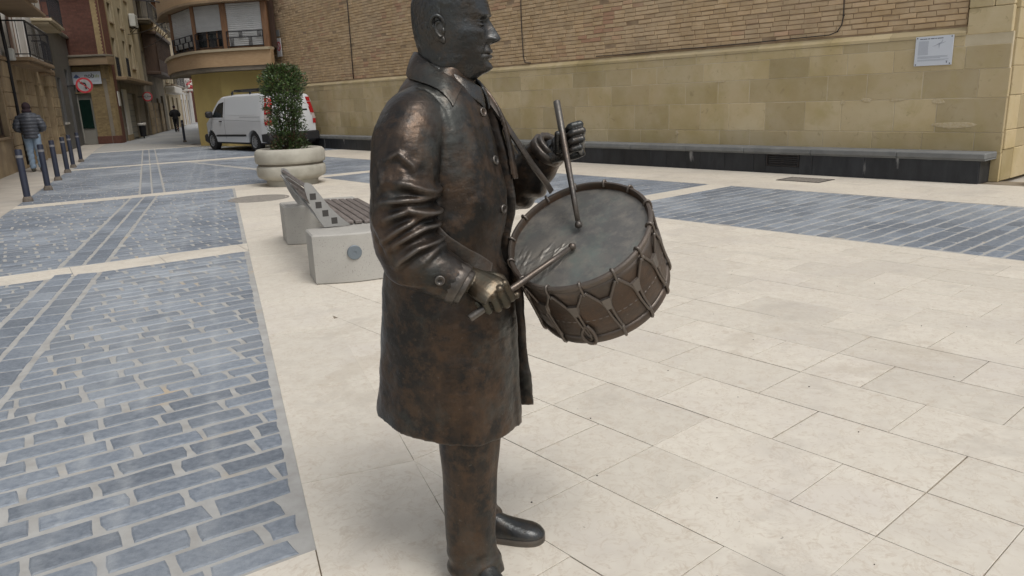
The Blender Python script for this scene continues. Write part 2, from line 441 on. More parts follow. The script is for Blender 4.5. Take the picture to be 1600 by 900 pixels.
# --- brick road
road = sheet('brick_road', [tuple(BANDS[0][0]+DC*0.04), tuple(PE+DE*12.9+NE*0.02), tuple(BANDS[2][1]+DC*0.3), st(18.0,6.95), st(-9,6.95), st(-9,9.955), st(33,9.955), (-13.6,33.8), (-19.2,37.2)]
             + [tuple(p) for p in LP[::-1]] + [tuple(BANDS[0][0]-DC*4.2)], -0.0035, M['mortar'])
tag(road, kind='structure')
pav = []
def rows(region, org, d, n, pitch, length, gap, jitter=0.0):
    """brick courses along d, stacked along n, clipped to a convex region"""
    P = np.array(region); rel = P - org
    u0, u1 = (rel@d).min(), (rel@d).max(); v0, v1 = (rel@n).min(), (rel@n).max()
    C_ = P.mean(axis=0); edges = []
    for i in range(len(P)):
        a, b = P[i], P[(i+1)%len(P)]; e = b-a; nn = np.array([-e[1], e[0]]); nn /= np.linalg.norm(nn)
        if (C_-a)@nn < 0: nn = -nn
        edges.append((a + nn*0.012, nn))
    r = math.floor(v0/pitch)
    while r*pitch < v1:
        u = math.floor(u0/length)*length + (length/2 if r % 2 else 0) + random.uniform(-1,1)*length*0.06 - length
        while u < u1:
            L_ = length*random.uniform(0.9, 1.1)
            a0, a1, b0, b1 = u+gap/2, u+L_-gap/2, r*pitch+gap/2, (r+1)*pitch-gap/2
            u += L_
            cc = org + d*(a0+a1)/2 + n*(b0+b1)/2
            if not in_view((cc[0],cc[1],0), 60): continue
            j = lambda: random.uniform(-1,1)*0.006
            cut = 0.012
            poly = [tuple(org+d*(x+j())+n*(y+j())) for x,y in ((a0,b0),(a1,b0),(a1,b1),(a0,b1))]
            for a, nn in edges:
                poly = clip(poly, a, nn)
                if len(poly) < 3: break
            if len(poly) > 2 and parea(poly) > 0.004: pav.append(ccw(poly))
        r += 1
far = lambda A, B, k: tuple(np.array(A)+(np.array(B)-np.array(A))*k)
def line_x(p, d, q, e):
    """intersection of p+k d with q+m e"""
    A_ = np.array([[d[0], -e[0]], [d[1], -e[1]]]); k = np.linalg.solve(A_, np.array(q)-np.array(p)); return np.array(p)+np.array(d)*k[0]
HW = 0.215
for i in range(4):
    lo, hi = BANDS[i][1], BANDS[i+1][0]
    dr, dd = (DRA, DDR) if i < 2 else (DRB, DDR2); nd = np.array([dd[1], -dd[0]])
    if i < 2:
        a, b = line_x(lo,DC,PE-NE*0.03,DE), line_x(hi,DC,PE-NE*0.03,DE)
    else:
        a, b = lo + DC*(6.5 if i == 2 else 8), hi + DC*(6.5 if i == 2 else 3)
        if i == 2: a, b = lo+DC*1.4, line_x(hi,DC,np.array(st(14.2,6.9)),w2)
    rows([a, b, line_x(hi,DC,dr+nd*HW,dd), line_x(lo,DC,dr+nd*HW,dd)], np.array(PE), DC, NC, 0.146, 0.305, 0.023)
    la, lb = LP[min(i,3)], LP[min(i+1,3)] if i else LP[1]
    if i == 0: la, lb = LP[0], LP[1]
    elif i == 1: la, lb = LP[1], LP[2]
    elif i == 2: la, lb = LP[1], LP[2]
    else: la, lb = LP[2], LP[3]
    dl = (lb-la)/np.linalg.norm(lb-la)
    rows([line_x(lo,DC,la,dl), line_x(hi,DC,la,dl), line_x(hi,DC,dr-nd*HW,dd), line_x(lo,DC,dr-nd*HW,dd)], np.array(PE)+DC*0.1, DC, NC, 0.146, 0.305, 0.023)
    # the two lengthwise courses of the drain line
    L_ = np.linalg.norm(line_x(hi,DC,dr,dd)-line_x(lo,DC,dr,dd)); s0 = line_x(lo,DC,dr,dd)
    for sgn in (-1, 1):
        k = 0.03
        while k < L_-0.1:
            q = 0.27*random.uniform(0.9,1.1); p0 = s0 + dd*k + nd*(sgn*0.102)
            if in_view((p0[0],p0[1],0), 40):
                pav.append(ccw([tuple(p0-nd*0.086), tuple(p0+nd*0.086), tuple(p0+nd*0.086+dd*(q-0.02)), tuple(p0-nd*0.086+dd*(q-0.02))]))
            k += q
# road beside the church wall
for (sa, sb) in ((-6.5, 6.53), (6.95, 14.22), (14.66, 22.0)):
    if sa < 14: rows([st(sa,6.98), st(sb,6.98), st(sb,9.93), st(sa,9.93)], np.array(st(0,7.0)), n2, w2, 0.165, 0.33, 0.024)
    else: rows([np.array(st(sa,7.3)), np.array(st(sb,7.0)), np.array(st(sb,9.93)), np.array(st(sa,9.93))], np.array(st(0,7.0)), n2, w2, 0.165, 0.33, 0.024)
lay(pav, road, 'paver', 'far_pavers', M['paver'], 0.0015, -0.012, 0.007, 0.002)
for mm_ in ('paver', 'mortar'):
    add_streaks(M[mm_], PE, DE, (-0.86, -0.66, -0.33), 0.05, (0.40,0.415,0.42), 0.42)
add_streaks(M['paver'], DRA, DDR, (-0.5, 0.55), 0.5, (0.35,0.38,0.41), 0.35)

# --- left pavement and the far street
lp = sheet('left_pavement', [tuple(p) for p in LP] + [(-21.5,37.0), (-17.9,30.0), (-10.4,13.0), (-6.0,3.0)], -0.001, M['pave2'])
tag(lp, kind='structure')
fs = sheet('street', [(-12.9,32.6), (-19.3,36.9), (-19.0,37.8), (-24.2,54.2), (-27.2,64), (-36,88), (-60,130), (-45,130), (-26,75), (-19,52)], -0.002, M['street'])
tag(fs, kind='structure')
# ================================================================== CHURCH WALL (frame: x = along the wall away from us, y = into the wall, z up)
M['brick'] = mat('old_tan_brick', (0.50,0.355,0.20), (0.57,0.43,0.27), rough=0.9, nscale=5, tcol=((0.48,0.29,0.185),0.78,0.99), c3=(0.54,0.43,0.30), n3=0.45, lo3=0.5, hi3=0.8, tint=0.12, bump=0.4, bscale=60, bdist=0.006)
M['wmortar'] = mat('wall_mortar', (0.38,0.285,0.18), (0.29,0.205,0.13), rough=0.95, nscale=6, c3=(0.38,0.28,0.20), n3=0.6, bump=0.3, bscale=70)
M['sand'] = mat('ochre_sandstone', (0.48,0.38,0.215), (0.53,0.445,0.285), rough=0.85, nscale=1.7, detail=9, lo=0.3, hi=0.7, c3=(0.40,0.315,0.15), n3=0.9, lo3=0.5, hi3=0.72, tint=0.14, bump=0.35, bscale=28, bdist=0.008)
add_stain(M['sand'], 2.2, 0.52, 0.68, (0.41,0.335,0.15), 0.4, 9, 1.0)
add_stain(M['sand'], 9, 0.60, 0.70, (0.30,0.235,0.13), 0.55, 8, 0.8)
add_stain(M['brick'], 0.8, 0.52, 0.68, (0.36,0.27,0.17), 0.45, 8, 0.8)
M['lime'] = mat('pale_mortar_joint', (0.58,0.51,0.37), (0.48,0.40,0.26), rough=0.95, nscale=3)
M['marble'] = mat('black_marble', (0.010,0.012,0.016), (0.024,0.027,0.032), rough=0.46, nscale=5, c3=(0.28,0.28,0.28), n3=2.6, lo3=0.63, hi3=0.71, tint=0.25, stretch=(1.6,1.6,0.45), bump=0.05)
M['greystone'] = mat('grey_stone_top', (0.16,0.165,0.165), (0.21,0.215,0.21), rough=0.7, nscale=4, tint=0.1, bump=0.1)
M['darksteel'] = mat('dark_iron', (0.03,0.03,0.032), (0.06,0.05,0.045), rough=0.55, metal=0.6, nscale=20)
WROT = math.atan2(w2[1], w2[0])
def wall_frame(name, s, t, **k):
    x, y = st(s, t); return empty(name, (x, y, 0), WROT, **k)
# local x = along w2 (away); local y = perpendicular to the left of x: the wall faces +y (towards the plaza), so 'into the wall' is -y
WALL_T = 12.22
wallo = wall_frame('church_wall', 0, WALL_T, label='long tan brick wall on an ochre sandstone base along the right side of the plaza', cat='wall')
b = MB(); b.box(4.30, 28.2, -0.9, -0.075, 0, 9.5); b.build('wall_core', M['wmortar'], wallo)
b = MB(); b.box(3.68, 28.2, -0.9, -0.002, 0, 2.06); b.build('base_core', M['lime'], wallo)
# sloped ledge on top of the stone base
led = MB()
s = 4.27
while s < 28:
    e = s + random.uniform(0.9, 1.5); tt = random.random()
    led.add([(s+.002,0.012,2.045),(e-.002,0.012,2.045),(e-.002,0.012,2.09),(s+.002,0.012,2.09),(s+.002,-0.10,2.185),(e-.002,-0.10,2.185),(s+.002,-0.2,2.045),(e-.002,-0.2,2.045)],
            [(0,1,2,3),(3,2,5,4),(0,3,4,6),(1,7,5,2)], tt)
    s = e
led.build('coping_ledge', M['sand'], wallo)
# sandstone courses
courses = [(0.40,0.69,[8.33,7.69,6.94,6.31,5.49,4.74,4.02,3.66]), (0.69,1.175,[9.51,8.77,8.14,7.4,6.65,6.02,5.18,4.57,3.66]), (1.175,1.575,[10.0,9.12,8.39,7.73,6.28,5.63,4.8,4.05,3.66]),
           (1.575,1.90,[8.72,7.35,6.62,5.97,5.25,4.25,3.68]), (1.90,2.045,[8.89,8.31,7.69,6.89,6.06,5.65,4.9,4.27])]
for z0, z1, js in courses:
    js = sorted(js); s = js[-1]
    while s < 25.5: s += random.uniform(0.62, 1.15); js.append(s)
    for a, c in zip(js[:-1], js[1:]):
        d = random.uniform(0, 0.006); gp = random.choice((0.006,0.009,0.013))
        bb = MB(); bb.cbox(a+gp/2, c-gp/2, -0.06, d, z0+0.004, z1-0.004, 0.005, random.random()); bb.build('sandstone_block', M['sand'], wallo, recalc=False)
b = MB(); b.box(3.66, 26.5, -0.06, 0.001, 0, 0.40, 0.4); b.build('footing', M['sand'], wallo)
# stone pier at the right end of the brickwork and its return
z = 2.045
for h in (0.36, 0.42, 0.38, 0.45, 0.4, 0.4, 0.42, 0.4, 0.4):
    cut = random.choice((3.95, 4.04, None)); segs = [(3.70, 4.27)] if cut is None else [(3.70, cut), (cut, 4.27)]
    for a, c in segs:
        bb = MB(); bb.cbox(a+.002, c-.002, -0.5, random.uniform(0,0.012), z+.002, z+h-.002, 0.012, random.random()); bb.build('pier_block', M['sand'], wallo, recalc=False)
    z += h
z = 0
for h in (0.45, 0.72-.45, 0.48, 0.4, 0.36, 0.4, 0.4, 0.42, 0.4, 0.42, 0.4, 0.4):
    for a, c in ((-0.5,-0.065), (-1.15,-0.5), (-1.9,-1.15)):
        bb = MB(); bb.cbox(3.64+random.uniform(0,.012), 3.72, a+.002, c-.002, z+.002, z+h-.002, 0.008, random.random()); bb.build('return_block', M['sand'], wallo, recalc=False)
    z += h
b = MB(); b.box(3.66, 4.3, -3.0, -0.9, 0, 6); b.box(0.6, 3.66, -3.2, -1.9, 0, 6, 0.3); b.build('recessed_wall', M['sand'], wallo)
# bricks
bricks = []
zz = 2.20; row = 0
while zz < 5.5:
    x = 4.30 + (0 if row % 2 else -0.14); drift = random.uniform(-0.02,0.02)
    while x < 28.1:
        L_ = 0.285*random.uniform(0.86,1.12)
        a = max(x+drift+0.006, 4.30); c = x+drift+L_-0.006; x += L_
        if c-a < 0.05: continue
        zb = zz + random.uniform(-.004,.004)+0.004*math.sin(x*0.9); q = st((a+c)/2, WALL_T)
        if not in_view((q[0], q[1], zb), 80): continue
        p = project((q[0],q[1],zb)); bricks.append((p[2], a, c, zb))
    zz += 0.0815; row += 1
bricks.sort()
rest = MB()
def brick_mesh(mb, a, c, z):
    d = -0.062 + random.uniform(-.007,.007); h = 0.0815-random.uniform(.012,.02); j = lambda: random.uniform(-.004,.004)
    r = 0.005
    vs = [(a+j(),-0.09,z+j()),(c+j(),-0.09,z+j()),(c+j(),-0.09,z+h+j()),(a+j(),-0.09,z+h+j())]
    f1 = [(vs[0][0],d-r,vs[0][2]),(vs[1][0],d-r,vs[1][2]),(vs[2][0],d-r,vs[2][2]),(vs[3][0],d-r,vs[3][2])]
    f2 = [(vs[0][0]+r,d,vs[0][2]+r),(vs[1][0]-r,d,vs[1][2]+r),(vs[2][0]-r,d,vs[2][2]-r),(vs[3][0]+r,d,vs[3][2]-r)]
    fs = [(8,9,10,11)] + [(k,(k+1)%4,4+(k+1)%4,4+k) for k in range(4)] + [(4+k,4+(k+1)%4,8+(k+1)%4,8+k) for k in range(4)]
    redz = 0.5*(1+math.sin(a*1.3+z*2.1))*0.35 + random.random()*0.68
    mb.add(vs+f1+f2, fs, min(redz, 0.99))
for i, (_, a, c, z) in enumerate(bricks):
    if random.random() < 0.02: continue
    if i < 300:
        bb = MB(); brick_mesh(bb, a, c, z); bb.build('brick', M['brick'], wallo)
    else: brick_mesh(rest, a, c, z)
tag(rest.build('far_bricks', M['brick'], wallo), kind='stuff')

# black stone bench along the foot of the wall
bench = wall_frame('stone_bench', 0, 11.8, label='long low black marble bench with a grey top at the foot of the sandstone wall', cat='stone bench')
b = MB(); b.box(3.80, 26.5, -0.40, -0.02, 0, 0.33); b.build('core', M['marble'], bench)
js = [3.78,5.39,6.24,7.1,7.33,7.92,8.45,8.77,9.23,9.65]
while js[-1] < 26: js.append(js[-1]+random.uniform(0.35,0.8))
for a, c in zip(js[:-1], js[1:]):
    if abs(a-6.24) < .01:  # panel with the opening for the vent
        bb = MB(); bb.cbox(a+.002, 6.47, -0.02, 0.0, 0.0, 0.33, 0.003, random.random()); bb.cbox(6.47+.002, c-.002, -0.02, 0.0, 0.0, 0.12, 0.003, random.random()); bb.cbox(7.085,c-.002,-.02,0,.12,.33,.003)
    else:
        bb = MB(); bb.cbox(a+.002, c-.002, -0.02, random.uniform(-.002,.001), 0.0, 0.33, 0.003, random.random())
    bb.build('marble_panel', M['marble'], bench, recalc=False)
bb = MB(); bb.cbox(3.775, 3.80, -0.42, -0.021, 0, 0.33, 0.003, 0.8); bb.build('end_panel', M['marble'], bench, recalc=False)
s = 3.70
while s < 26:
    e = s + random.uniform(1.1,1.4); bb = MB(); bb.cbox(s+.002, e-.002, -0.42, 0.05, 0.345, 0.43, 0.012, random.random()); bb.cbox(s+.004, e-.004, -0.42, 0.025, 0.325, 0.345, 0.004, random.random())
    bb.build('top_slab', M['greystone'], bench, recalc=False); s = e
vent = MB(); vent.box(6.48,7.08,-0.045,-0.03,0.13,0.32,0.2)
vent.box(6.48,7.08,-0.03,0.004,0.125,0.14); vent.box(6.48,7.08,-0.03,0.004,0.305,0.322); vent.box(6.48,6.50,-0.03,0.004,0.14,0.305); vent.box(7.06,7.08,-0.03,0.004,0.14,0.305)
vo = vent.build('vent_grille', M['darksteel'], bench)
for i in range(5):
    bb = MB(); z = 0.16+0.032*i; bb.add([(6.5,-.005,z),(7.06,-.005,z),(7.06,-.03,z+.022),(6.5,-.03,z+.022),(6.5,-.008,z-.004),(7.06,-.008,z-.004),(7.06,-.033,z+.018),(6.5,-.033,z+.018)],[(0,1,2,3),(4,7,6,5),(0,4,5,1)])
    bb.build('slat', M['darksteel'], vo)

# information plaque
M['white'] = mat('white_plaque', (0.62,0.66,0.72), rough=0.35, coords='obj')
M['greyprint'] = mat('grey_print', (0.36,0.39,0.45), rough=0.5)
M['darkprint'] = mat('dark_print', (0.10,0.11,0.14), rough=0.5)
pq = wall_frame('information_plaque', 4.68, WALL_T+0, label='white information plaque with a bird sketch screwed to the sandstone wall', cat='plaque')
pq.location.z = 1.655
b = MB(); b.cbox(-0.26,0.26,0.012,0.03,0,0.415,0.003); b.build('panel', M['white'], pq)
# seen from the plaza the reader's left is +x
b = MB()
def ln(x0, x1, z, h, mi=0): b.box(-x1, -x0, 0.0302, 0.0312, z, z+h, mi=mi)
P_ = 0.0
for (a, c) in ((-.20,-.16),(-.155,-.10),(-.09,-.06),(-.05,.0),(.01,.03),(.04,.12)): ln(a, c, 0.375, 0.011, 1)
for i in range(16): ln(-0.215, -0.07-0.01*random.random(), 0.345-0.0125*i, 0.005)
for i in range(3): ln(-0.215, 0.2-0.1*(i==2), 0.13-0.0125*i, 0.005)
for i in range(2): ln(-0.215, 0.215-0.05*i, 0.082-0.0125*i, 0.005)
ln(0.185,0.2,0.03,0.02,1); ln(0.18,0.205,0.055,0.005,1)
b.build('print', [M['greyprint'], M['darkprint']], pq)
b = MB()
sk = lambda pts, r: b.tube([(-x,0.0302,z) for x,z in pts], r, 5)
sk([(-.02,.27),(.03,.285),(.07,.305),(.10,.32),(.12,.345)], [.001,.003,.006,.005,.001]); sk([(.07,.305),(.12,.312),(.165,.335)], [.005,.004,.001]); sk([(.075,.305),(.072,.27),(.075,.235)], [.006,.004,.001]); sk([(.10,.32),(.112,.345),(.108,.36)], [.004,.004,.001])
b.build('sketch', M['greyprint'], pq)
for (x, z) in ((-.235,.02),(.235,.02),(-.235,.395),(.235,.395)):
    bb = MB(); bb.cbox(x-.008,x+.008,0.03,0.035,z-.008,z+.008,.003); bb.build('screw', M['darksteel'], pq)

# cables on the wall
M['cable'] = mat('black_cable', (0.035,0.03,0.028), rough=0.6)
def cable(pts, r, label):
    o = wall_frame('wall_cable', 0, WALL_T, label=label, cat='cable', group='cables on the church wall')
    b = MB(); b.tube(pts, r, 6); b.build('wire', M['cable'], o, smooth=True)
    for p in pts[1:-1:2]:
        c = MB(); c.box(p[0]-.012,p[0]+.012,p[1]-.02,p[1]+.012,p[2]-.006,p[2]+.006); c.build('clip', M['darksteel'], o)
cable([(6.13,-.04,5.6),(6.12,-.04,4.5),(6.13,-.04,3.2),(6.11,-.04,2.5),(6.13,-.04,2.36),(6.2,-.04,2.26),(6.33,-.04,2.22),(7,-.04,2.215),(7.6,-.04,2.21),(8.8,-.04,2.205),(9.6,-.04,2.215),(10.6,-.04,2.205),(11.5,-.04,2.215)], 0.009, 'black cable that drops near the plaque and bends left along the ledge')
cable([(13.9,-.04,5.6),(13.88,-.04,4),(13.88,-.04,3),(13.85,-.04,2.35),(13.8,-.04,2.22),(13.6,-.04,2.2)], 0.011, 'black cable running straight down the brickwork right behind the head of the statue')
cable([(22.03,-.04,5.6),(22.04,-.04,4),(22.05,-.04,3),(22.07,-.04,2.2)], 0.016, 'dark cable running down the brickwork left of the statue above the bench')

# white damage patches where the stone face has flaked
M['flake'] = mat('flaked_stone', (0.56,0.48,0.33), (0.48,0.38,0.22), rough=0.95, nscale=30, bump=0.5, bscale=60)
for (s, z, a, h) in ((5.62,1.175,0.12,0.035),(5.15,1.17,0.16,0.03),(4.55,1.14,0.1,0.05),(4.3,0.79,0.4,0.05),(6.0,1.15,0.05,0.05),(8.35,1.57,0.14,0.02),(19.1,1.35,0.5,0.10),(20.0,1.45,0.25,0.04),(9.3,0.63,0.05,0.05),(13.2,1.2,.2,.03),(15.5,.72,.3,.03)):
    bb = MB(); k = 9; pts = []
    for i in range(k):
        t = 2*math.pi*i/k; r_ = random.uniform(.6,1.1); pts.append((s+a*r_*math.cos(t), z+h*r_*math.sin(t)))
    bb.add([(x,0.0085,zz_) for x,zz_ in pts]+[(x+(s-x)*.2,0.0115,zz_+(z-zz_)*.2) for x,zz_ in pts], [[k+i for i in range(k)]]+[[i,(i+1)%k,k+(i+1)%k,k+i] for i in range(k)], random.random())
    bb.build('flaked_patch', M['flake'], wallo)

# small round sign high on the brickwork beside the bay window
M['red'] = mat('sign_red', (0.45,0.03,0.04), rough=0.4); M['signwhite'] = mat('sign_white', (0.56,0.56,0.56), rough=0.4); M['signblack'] = mat('sign_black', (0.012,0.012,0.015), rough=0.5)
so = wall_frame('parking_sign', 27.2, WALL_T-0.03, label='small white plate with a red barred circle on the brick wall beside the bay window', cat='sign')
so.location.z = 3.50
b = MB(); b.cbox(-.19,.19,0,.02,-.30,.34,.004); b.build('plate', M['signwhite'], so)
def ring(mb, c, r0, r1, y0, y1, n=28, mi=0):
    P = []
    for (r_, y) in ((r0,y0),(r0,y1),(r1,y1),(r1,y0)): P.append([(c[0]+r_*math.cos(2*math.pi*i/n), y, c[1]+r_*math.sin(2*math.pi*i/n)) for i in range(n)])
    return mb.grid(P, True, True, mi=mi)
b = MB(); ring(b, (0,.06), .12, .165, .02, .024); b.bar((.09,.023,.15),(-.09,.023,-.03),.004,.035); b.build('barred_circle', M['red'], so)
b = MB(); b.cbox(-.15,.15,.0,.02,.40,.62,.004); b.build('upper_plate', M['greystone'], so)

# drain grate in the pavement and round manhole cover in the plaza
M['manhole'] = mat('worn_manhole', (0.20,0.185,0.165), (0.29,0.265,0.23), rough=0.75, nscale=15, bump=0.4, bscale=90)
M['grime_pan'] = mat('drain_grime', (0.10,0.08,0.06), rough=.95)
dg = wall_frame('drain_grate', 6.0, 11.15, label='rectangular iron drain grate set in the pavement before the black bench', cat='drain')
b = MB(); b.box(-.34,.34,-.22,.22,-.006,0.003); b.build('pan', M['grime_pan'], dg)
b = MB(); b.box(-.36,.36,.22,.25,-.01,.006); b.box(-.36,.36,-.25,-.22,-.01,.006); b.box(-.36,-.33,-.22,.22,-.01,.006); b.box(.33,.36,-.22,.22,-.01,.006); b.build('frame', M['darksteel'], dg)
for i in range(11):
    bb = MB(); x = -.3+.06*i; bb.box(x-.018,x+.018,-.22,.22,.002,.006); bb.build('grate_bar', M['manhole'], dg)
mh = empty('manhole_cover', (-4.07,12.2,0), 0, 'round worn manhole cover in the pale paving left of the bench', 'manhole')
b = MB(); b.lathe([(0.0,.003),(.42,.003),(.425,-.004)][::-1], 40); b.build('lid', M['manhole'], mh)
b = MB(); b.lathe([(.43,-.004),(.435,.0045),(.48,.0045),(.485,-.004)], 40); b.build('rim', M['manhole'], mh)
M['pebble'] = mat('dark_pebble', (0.08,0.07,0.06), rough=0.9)
b = MB()
for i in range(40):
    x, y = random.uniform(-1.0,3.2), random.uniform(1.9,6); r_ = random.uniform(.0015,.0045); b.sphere((x,y,.002), (r_,r_*.8,r_*.6), 6, 4)
tag(b.build('scattered_grit', M['pebble']), kind='stuff', label='tiny dark bits of grit scattered on the pale paving')
# ================================================================== BUILDINGS OF THE STREET
M['cream'] = mat('cream_plaster', (0.46,0.40,0.28), (0.40,0.33,0.22), rough=0.9, nscale=1.2, c3=(0.30,0.25,0.17), n3=0.35, lo3=0.5, hi3=0.75)
M['tanstone'] = mat('tan_stone', (0.36,0.28,0.17), (0.27,0.20,0.12), rough=0.9, nscale=2.2, c3=(0.19,0.14,0.09), n3=0.7, lo3=0.5, hi3=0.72, tint=0.12, bump=0.35, bscale=14, bdist=0.03)
M['whitewall'] = mat('white_render', (0.62,0.60,0.56), (0.54,0.52,0.48), rough=0.9, nscale=1.5)
M['darkclad'] = mat('dark_grey_cladding', (0.10,0.10,0.10), (0.13,0.13,0.125), rough=0.6, nscale=2)
M['redbrick'] = mat('brown_red_brick', (0.13,0.055,0.038), (0.10,0.045,0.033), rough=0.9, nscale=8, tint=0.15)
M['yelbrick'] = mat('yellow_brick', (0.30,0.225,0.115), (0.24,0.175,0.09), rough=0.9, nscale=7, tint=0.15)
M['grime'] = mat('old_grey_plaster', (0.22,0.19,0.15), (0.15,0.13,0.10), rough=0.95, nscale=1.4, c3=(0.28,0.24,0.18), n3=0.5)
M['brownconc'] = mat('brown_concrete', (0.28,0.20,0.12), (0.22,0.155,0.095), rough=0.9, nscale=2)
M['wood'] = mat('brown_wood', (0.13,0.065,0.03), (0.19,0.10,0.05), rough=0.55, nscale=6, stretch=(4,4,0.5))
M['darkwood'] = mat('dark_wood', (0.055,0.032,0.022), (0.085,0.05,0.033), rough=0.6, nscale=5, stretch=(4,4,0.5))
M['glass'] = mat('window_glass', (0.02,0.025,0.028), rough=0.06, spec=0.8)
M['iron'] = mat('black_iron', (0.018,0.018,0.022), rough=0.5, metal=0.3)
M['yellow'] = mat('yellow_plaster', (0.66,0.53,0.21), (0.60,0.47,0.19), rough=0.9, nscale=1.5, c3=(0.56,0.44,0.17), n3=0.6)
M['blind'] = mat('grey_blind', (0.47,0.48,0.48), (0.41,0.42,0.42), rough=0.7, nscale=2, tint=0.04)
M['bayband'] = mat('brick_band', (0.36,0.24,0.13), (0.42,0.29,0.17), rough=0.9, nscale=5, stretch=(1,1,9))
M['rooftile'] = mat('clay_roof_tile', (0.30,0.15,0.09), (0.22,0.11,0.07), rough=0.9, nscale=5)
M['bluecloth'] = mat('blue_awning', (0.012,0.016,0.045), rough=0.8)
M['greenglass'] = mat('green_door_glass', (0.006,0.022,0.016), rough=0.15, spec=0.7)
M['greyframe'] = mat('grey_frame', (0.26,0.25,0.22), rough=0.6)
M['acwhite'] = mat('ac_casing', (0.55,0.56,0.53), rough=0.5)

def facade(mb, x0, x1, z0, z1, holes, y0=0.0, y1=0.35):
    """a wall with openings: boxes between the openings, reveals come out of the thickness"""
    xs = sorted({x0, x1, *[h[0] for h in holes], *[h[1] for h in holes]}); zs = sorted({z0, z1, *[h[2] for h in holes], *[h[3] for h in holes]})
    xs = [x for x in xs if x0 <= x <= x1]; zs = [z for z in zs if z0 <= z <= z1]
    for i in range(len(xs)-1):
        run = None
        for j in range(len(zs)-1):
            cx, cz = (xs[i]+xs[i+1])/2, (zs[j]+zs[j+1])/2
            hit = any(h[0] < cx < h[1] and h[2] < cz < h[3] for h in holes)
            if not hit: run = (run[0], zs[j+1]) if run else (zs[j], zs[j+1])
            if hit or j == len(zs)-2:
                if run: mb.box(xs[i], xs[i+1], y0, y1, run[0], run[1])
                run = None
    return mb
def window(parent, x0, x1, z0, z1, frame, y=0.14, mull=1, sill=True, glass='glass', shutter=0.0):
    f = MB(); w_ = 0.05; f.box(x0,x1,y,y+.05,z0,z0+w_); f.box(x0,x1,y,y+.05,z1-w_,z1); f.box(x0,x0+w_,y,y+.05,z0+w_,z1-w_); f.box(x1-w_,x1,y,y+.05,z0+w_,z1-w_)
    for i in range(mull): xm = x0+(x1-x0)*(i+1)/(mull+1); f.box(xm-.03,xm+.03,y-.004,y+.05,z0+w_,z1-w_)
    fo = f.build('window', M[frame], parent)
    g = MB(); g.box(x0+w_,x1-w_,y+.025,y+.035,z0+w_,z1-w_); g.build('pane', M[glass], fo)
    if shutter: g = MB(); zz = z1-w_-(z1-z0-2*w_)*shutter; g.box(x0+w_*.5,x1-w_*.5,y-.012,y-.002,zz,z1-w_*.5); g.build('roller_shutter', M['blind'] if glass != 'dark' else M['darkwood'], fo)
    if sill: g = MB(); g.cbox(x0-.08,x1+.08,-.06,0.1,z0-.07,z0,.01); g.build('sill', M['brownconc'], fo)
    return fo
def door(parent, x0, x1, z1, m, y=0.18, pan=2):
    d = MB(); d.box(x0,x1,y,y+.06,0,z1); do = d.build('door', M[m], parent)
    for i in range(pan):
        a = x0+(x1-x0)*(i+.14)/pan; c = x0+(x1-x0)*(i+.86)/pan; p = MB(); p.cbox(a,c,y-.02,y+.01,z1*.1,z1*.42,.01); p.cbox(a,c,y-.02,y+.01,z1*.48,z1*.92,.01); p.build('door_panel', M[m], do)
    h = MB(); h.box(x0+.1,x0+.14,y-.06,y,z1*.44,z1*.5); h.build('handle', M['iron'], do); return do
def balcony(parent, x0, x1, z, dep=0.6, rail=1.0, m='brownconc', step=0.12, gap=None):
    s = MB(); s.cbox(x0,x1,-dep,-0.001,z-.10,z,.015); s.cbox(x0+.1,x1-.1,-dep+.12,-0.001,z-.2,z-.1,.02); so = s.build('balcony', M[m], parent)
    r = MB(); y = -dep+.05
    r.bar((x0+.04,y,z+rail),(x1-.04,y,z+rail),.04); r.bar((x0+.04,y,z+.08),(x1-.04,y,z+.08),.03); 
    for xx in (x0+.04, x1-.04): r.bar((xx,y,z+rail),(xx,-.01,z+rail),.04); r.bar((xx,y,z+.08),(xx,-.01,z+.08),.03); r.bar((xx,y,z),(xx,y,z+rail),.035)
    ro = r.build('railing', M['iron'], so)
    b = MB(); x = x0+.04+step
    while x < x1-.06: b.bar((x,y,z+.08),(x,y,z+rail),.016); x += step
    yy = y+step
    while yy < -.03: b.bar((x0+.04,yy,z+.08),(x0+.04,yy,z+rail),.016); b.bar((x1-.04,yy,z+.08),(x1-.04,yy,z+rail),.016); yy += step
    tag(b.build('baluster_bars', M['iron'], so), kind='stuff'); return so

# ---------------- left stone house: frame with x = along the pavement away from us, y = into the house
LROT = math.radians(113.7)
LH = empty('stone_house', (-12.25,18.22,0), LROT, 'tan stone house with white balconies on the left pavement nearest to us', 'house')
holes = [(5.0,5.95,0,2.5),(8.3,9.0,0,2.45),(10.45,11.9,0,2.5),(0.6,2.35,0.95,2.25),(-6,-4.5,0,2.4),(-3,-1.5,0.9,2.3)]
b = MB(); facade(b, -10, 14.0, 0, 3.0, holes, 0, .4); b.build('stone_wall', M['tanstone'], LH)
holes2 = [(4.6,5.6,3.05,5.2),(6.6,7.5,3.05,5.2),(8.6,9.4,3.2,5.0),(11.2,12.2,3.1,5.2),(11.2,12.2,5.9,8),(4.6,5.6,5.9,8),(0.8,1.8,3.05,5.2)]
b = MB(); facade(b, -10, 14.0, 3.0, 9, holes2, 0.06, .4); b.build('white_wall', M['whitewall'], LH)
b = MB(); b.box(-10,14.0,.4,6,0,9); b.build('house_core', M['darkclad'], LH)
b = MB(); b.cbox(-10,13.98,-.05,.055,2.95,3.06,.012); b.build('string_course', M['brownconc'], LH)
rest = MB()
z = 0.0; rw_ = random.Random(3)
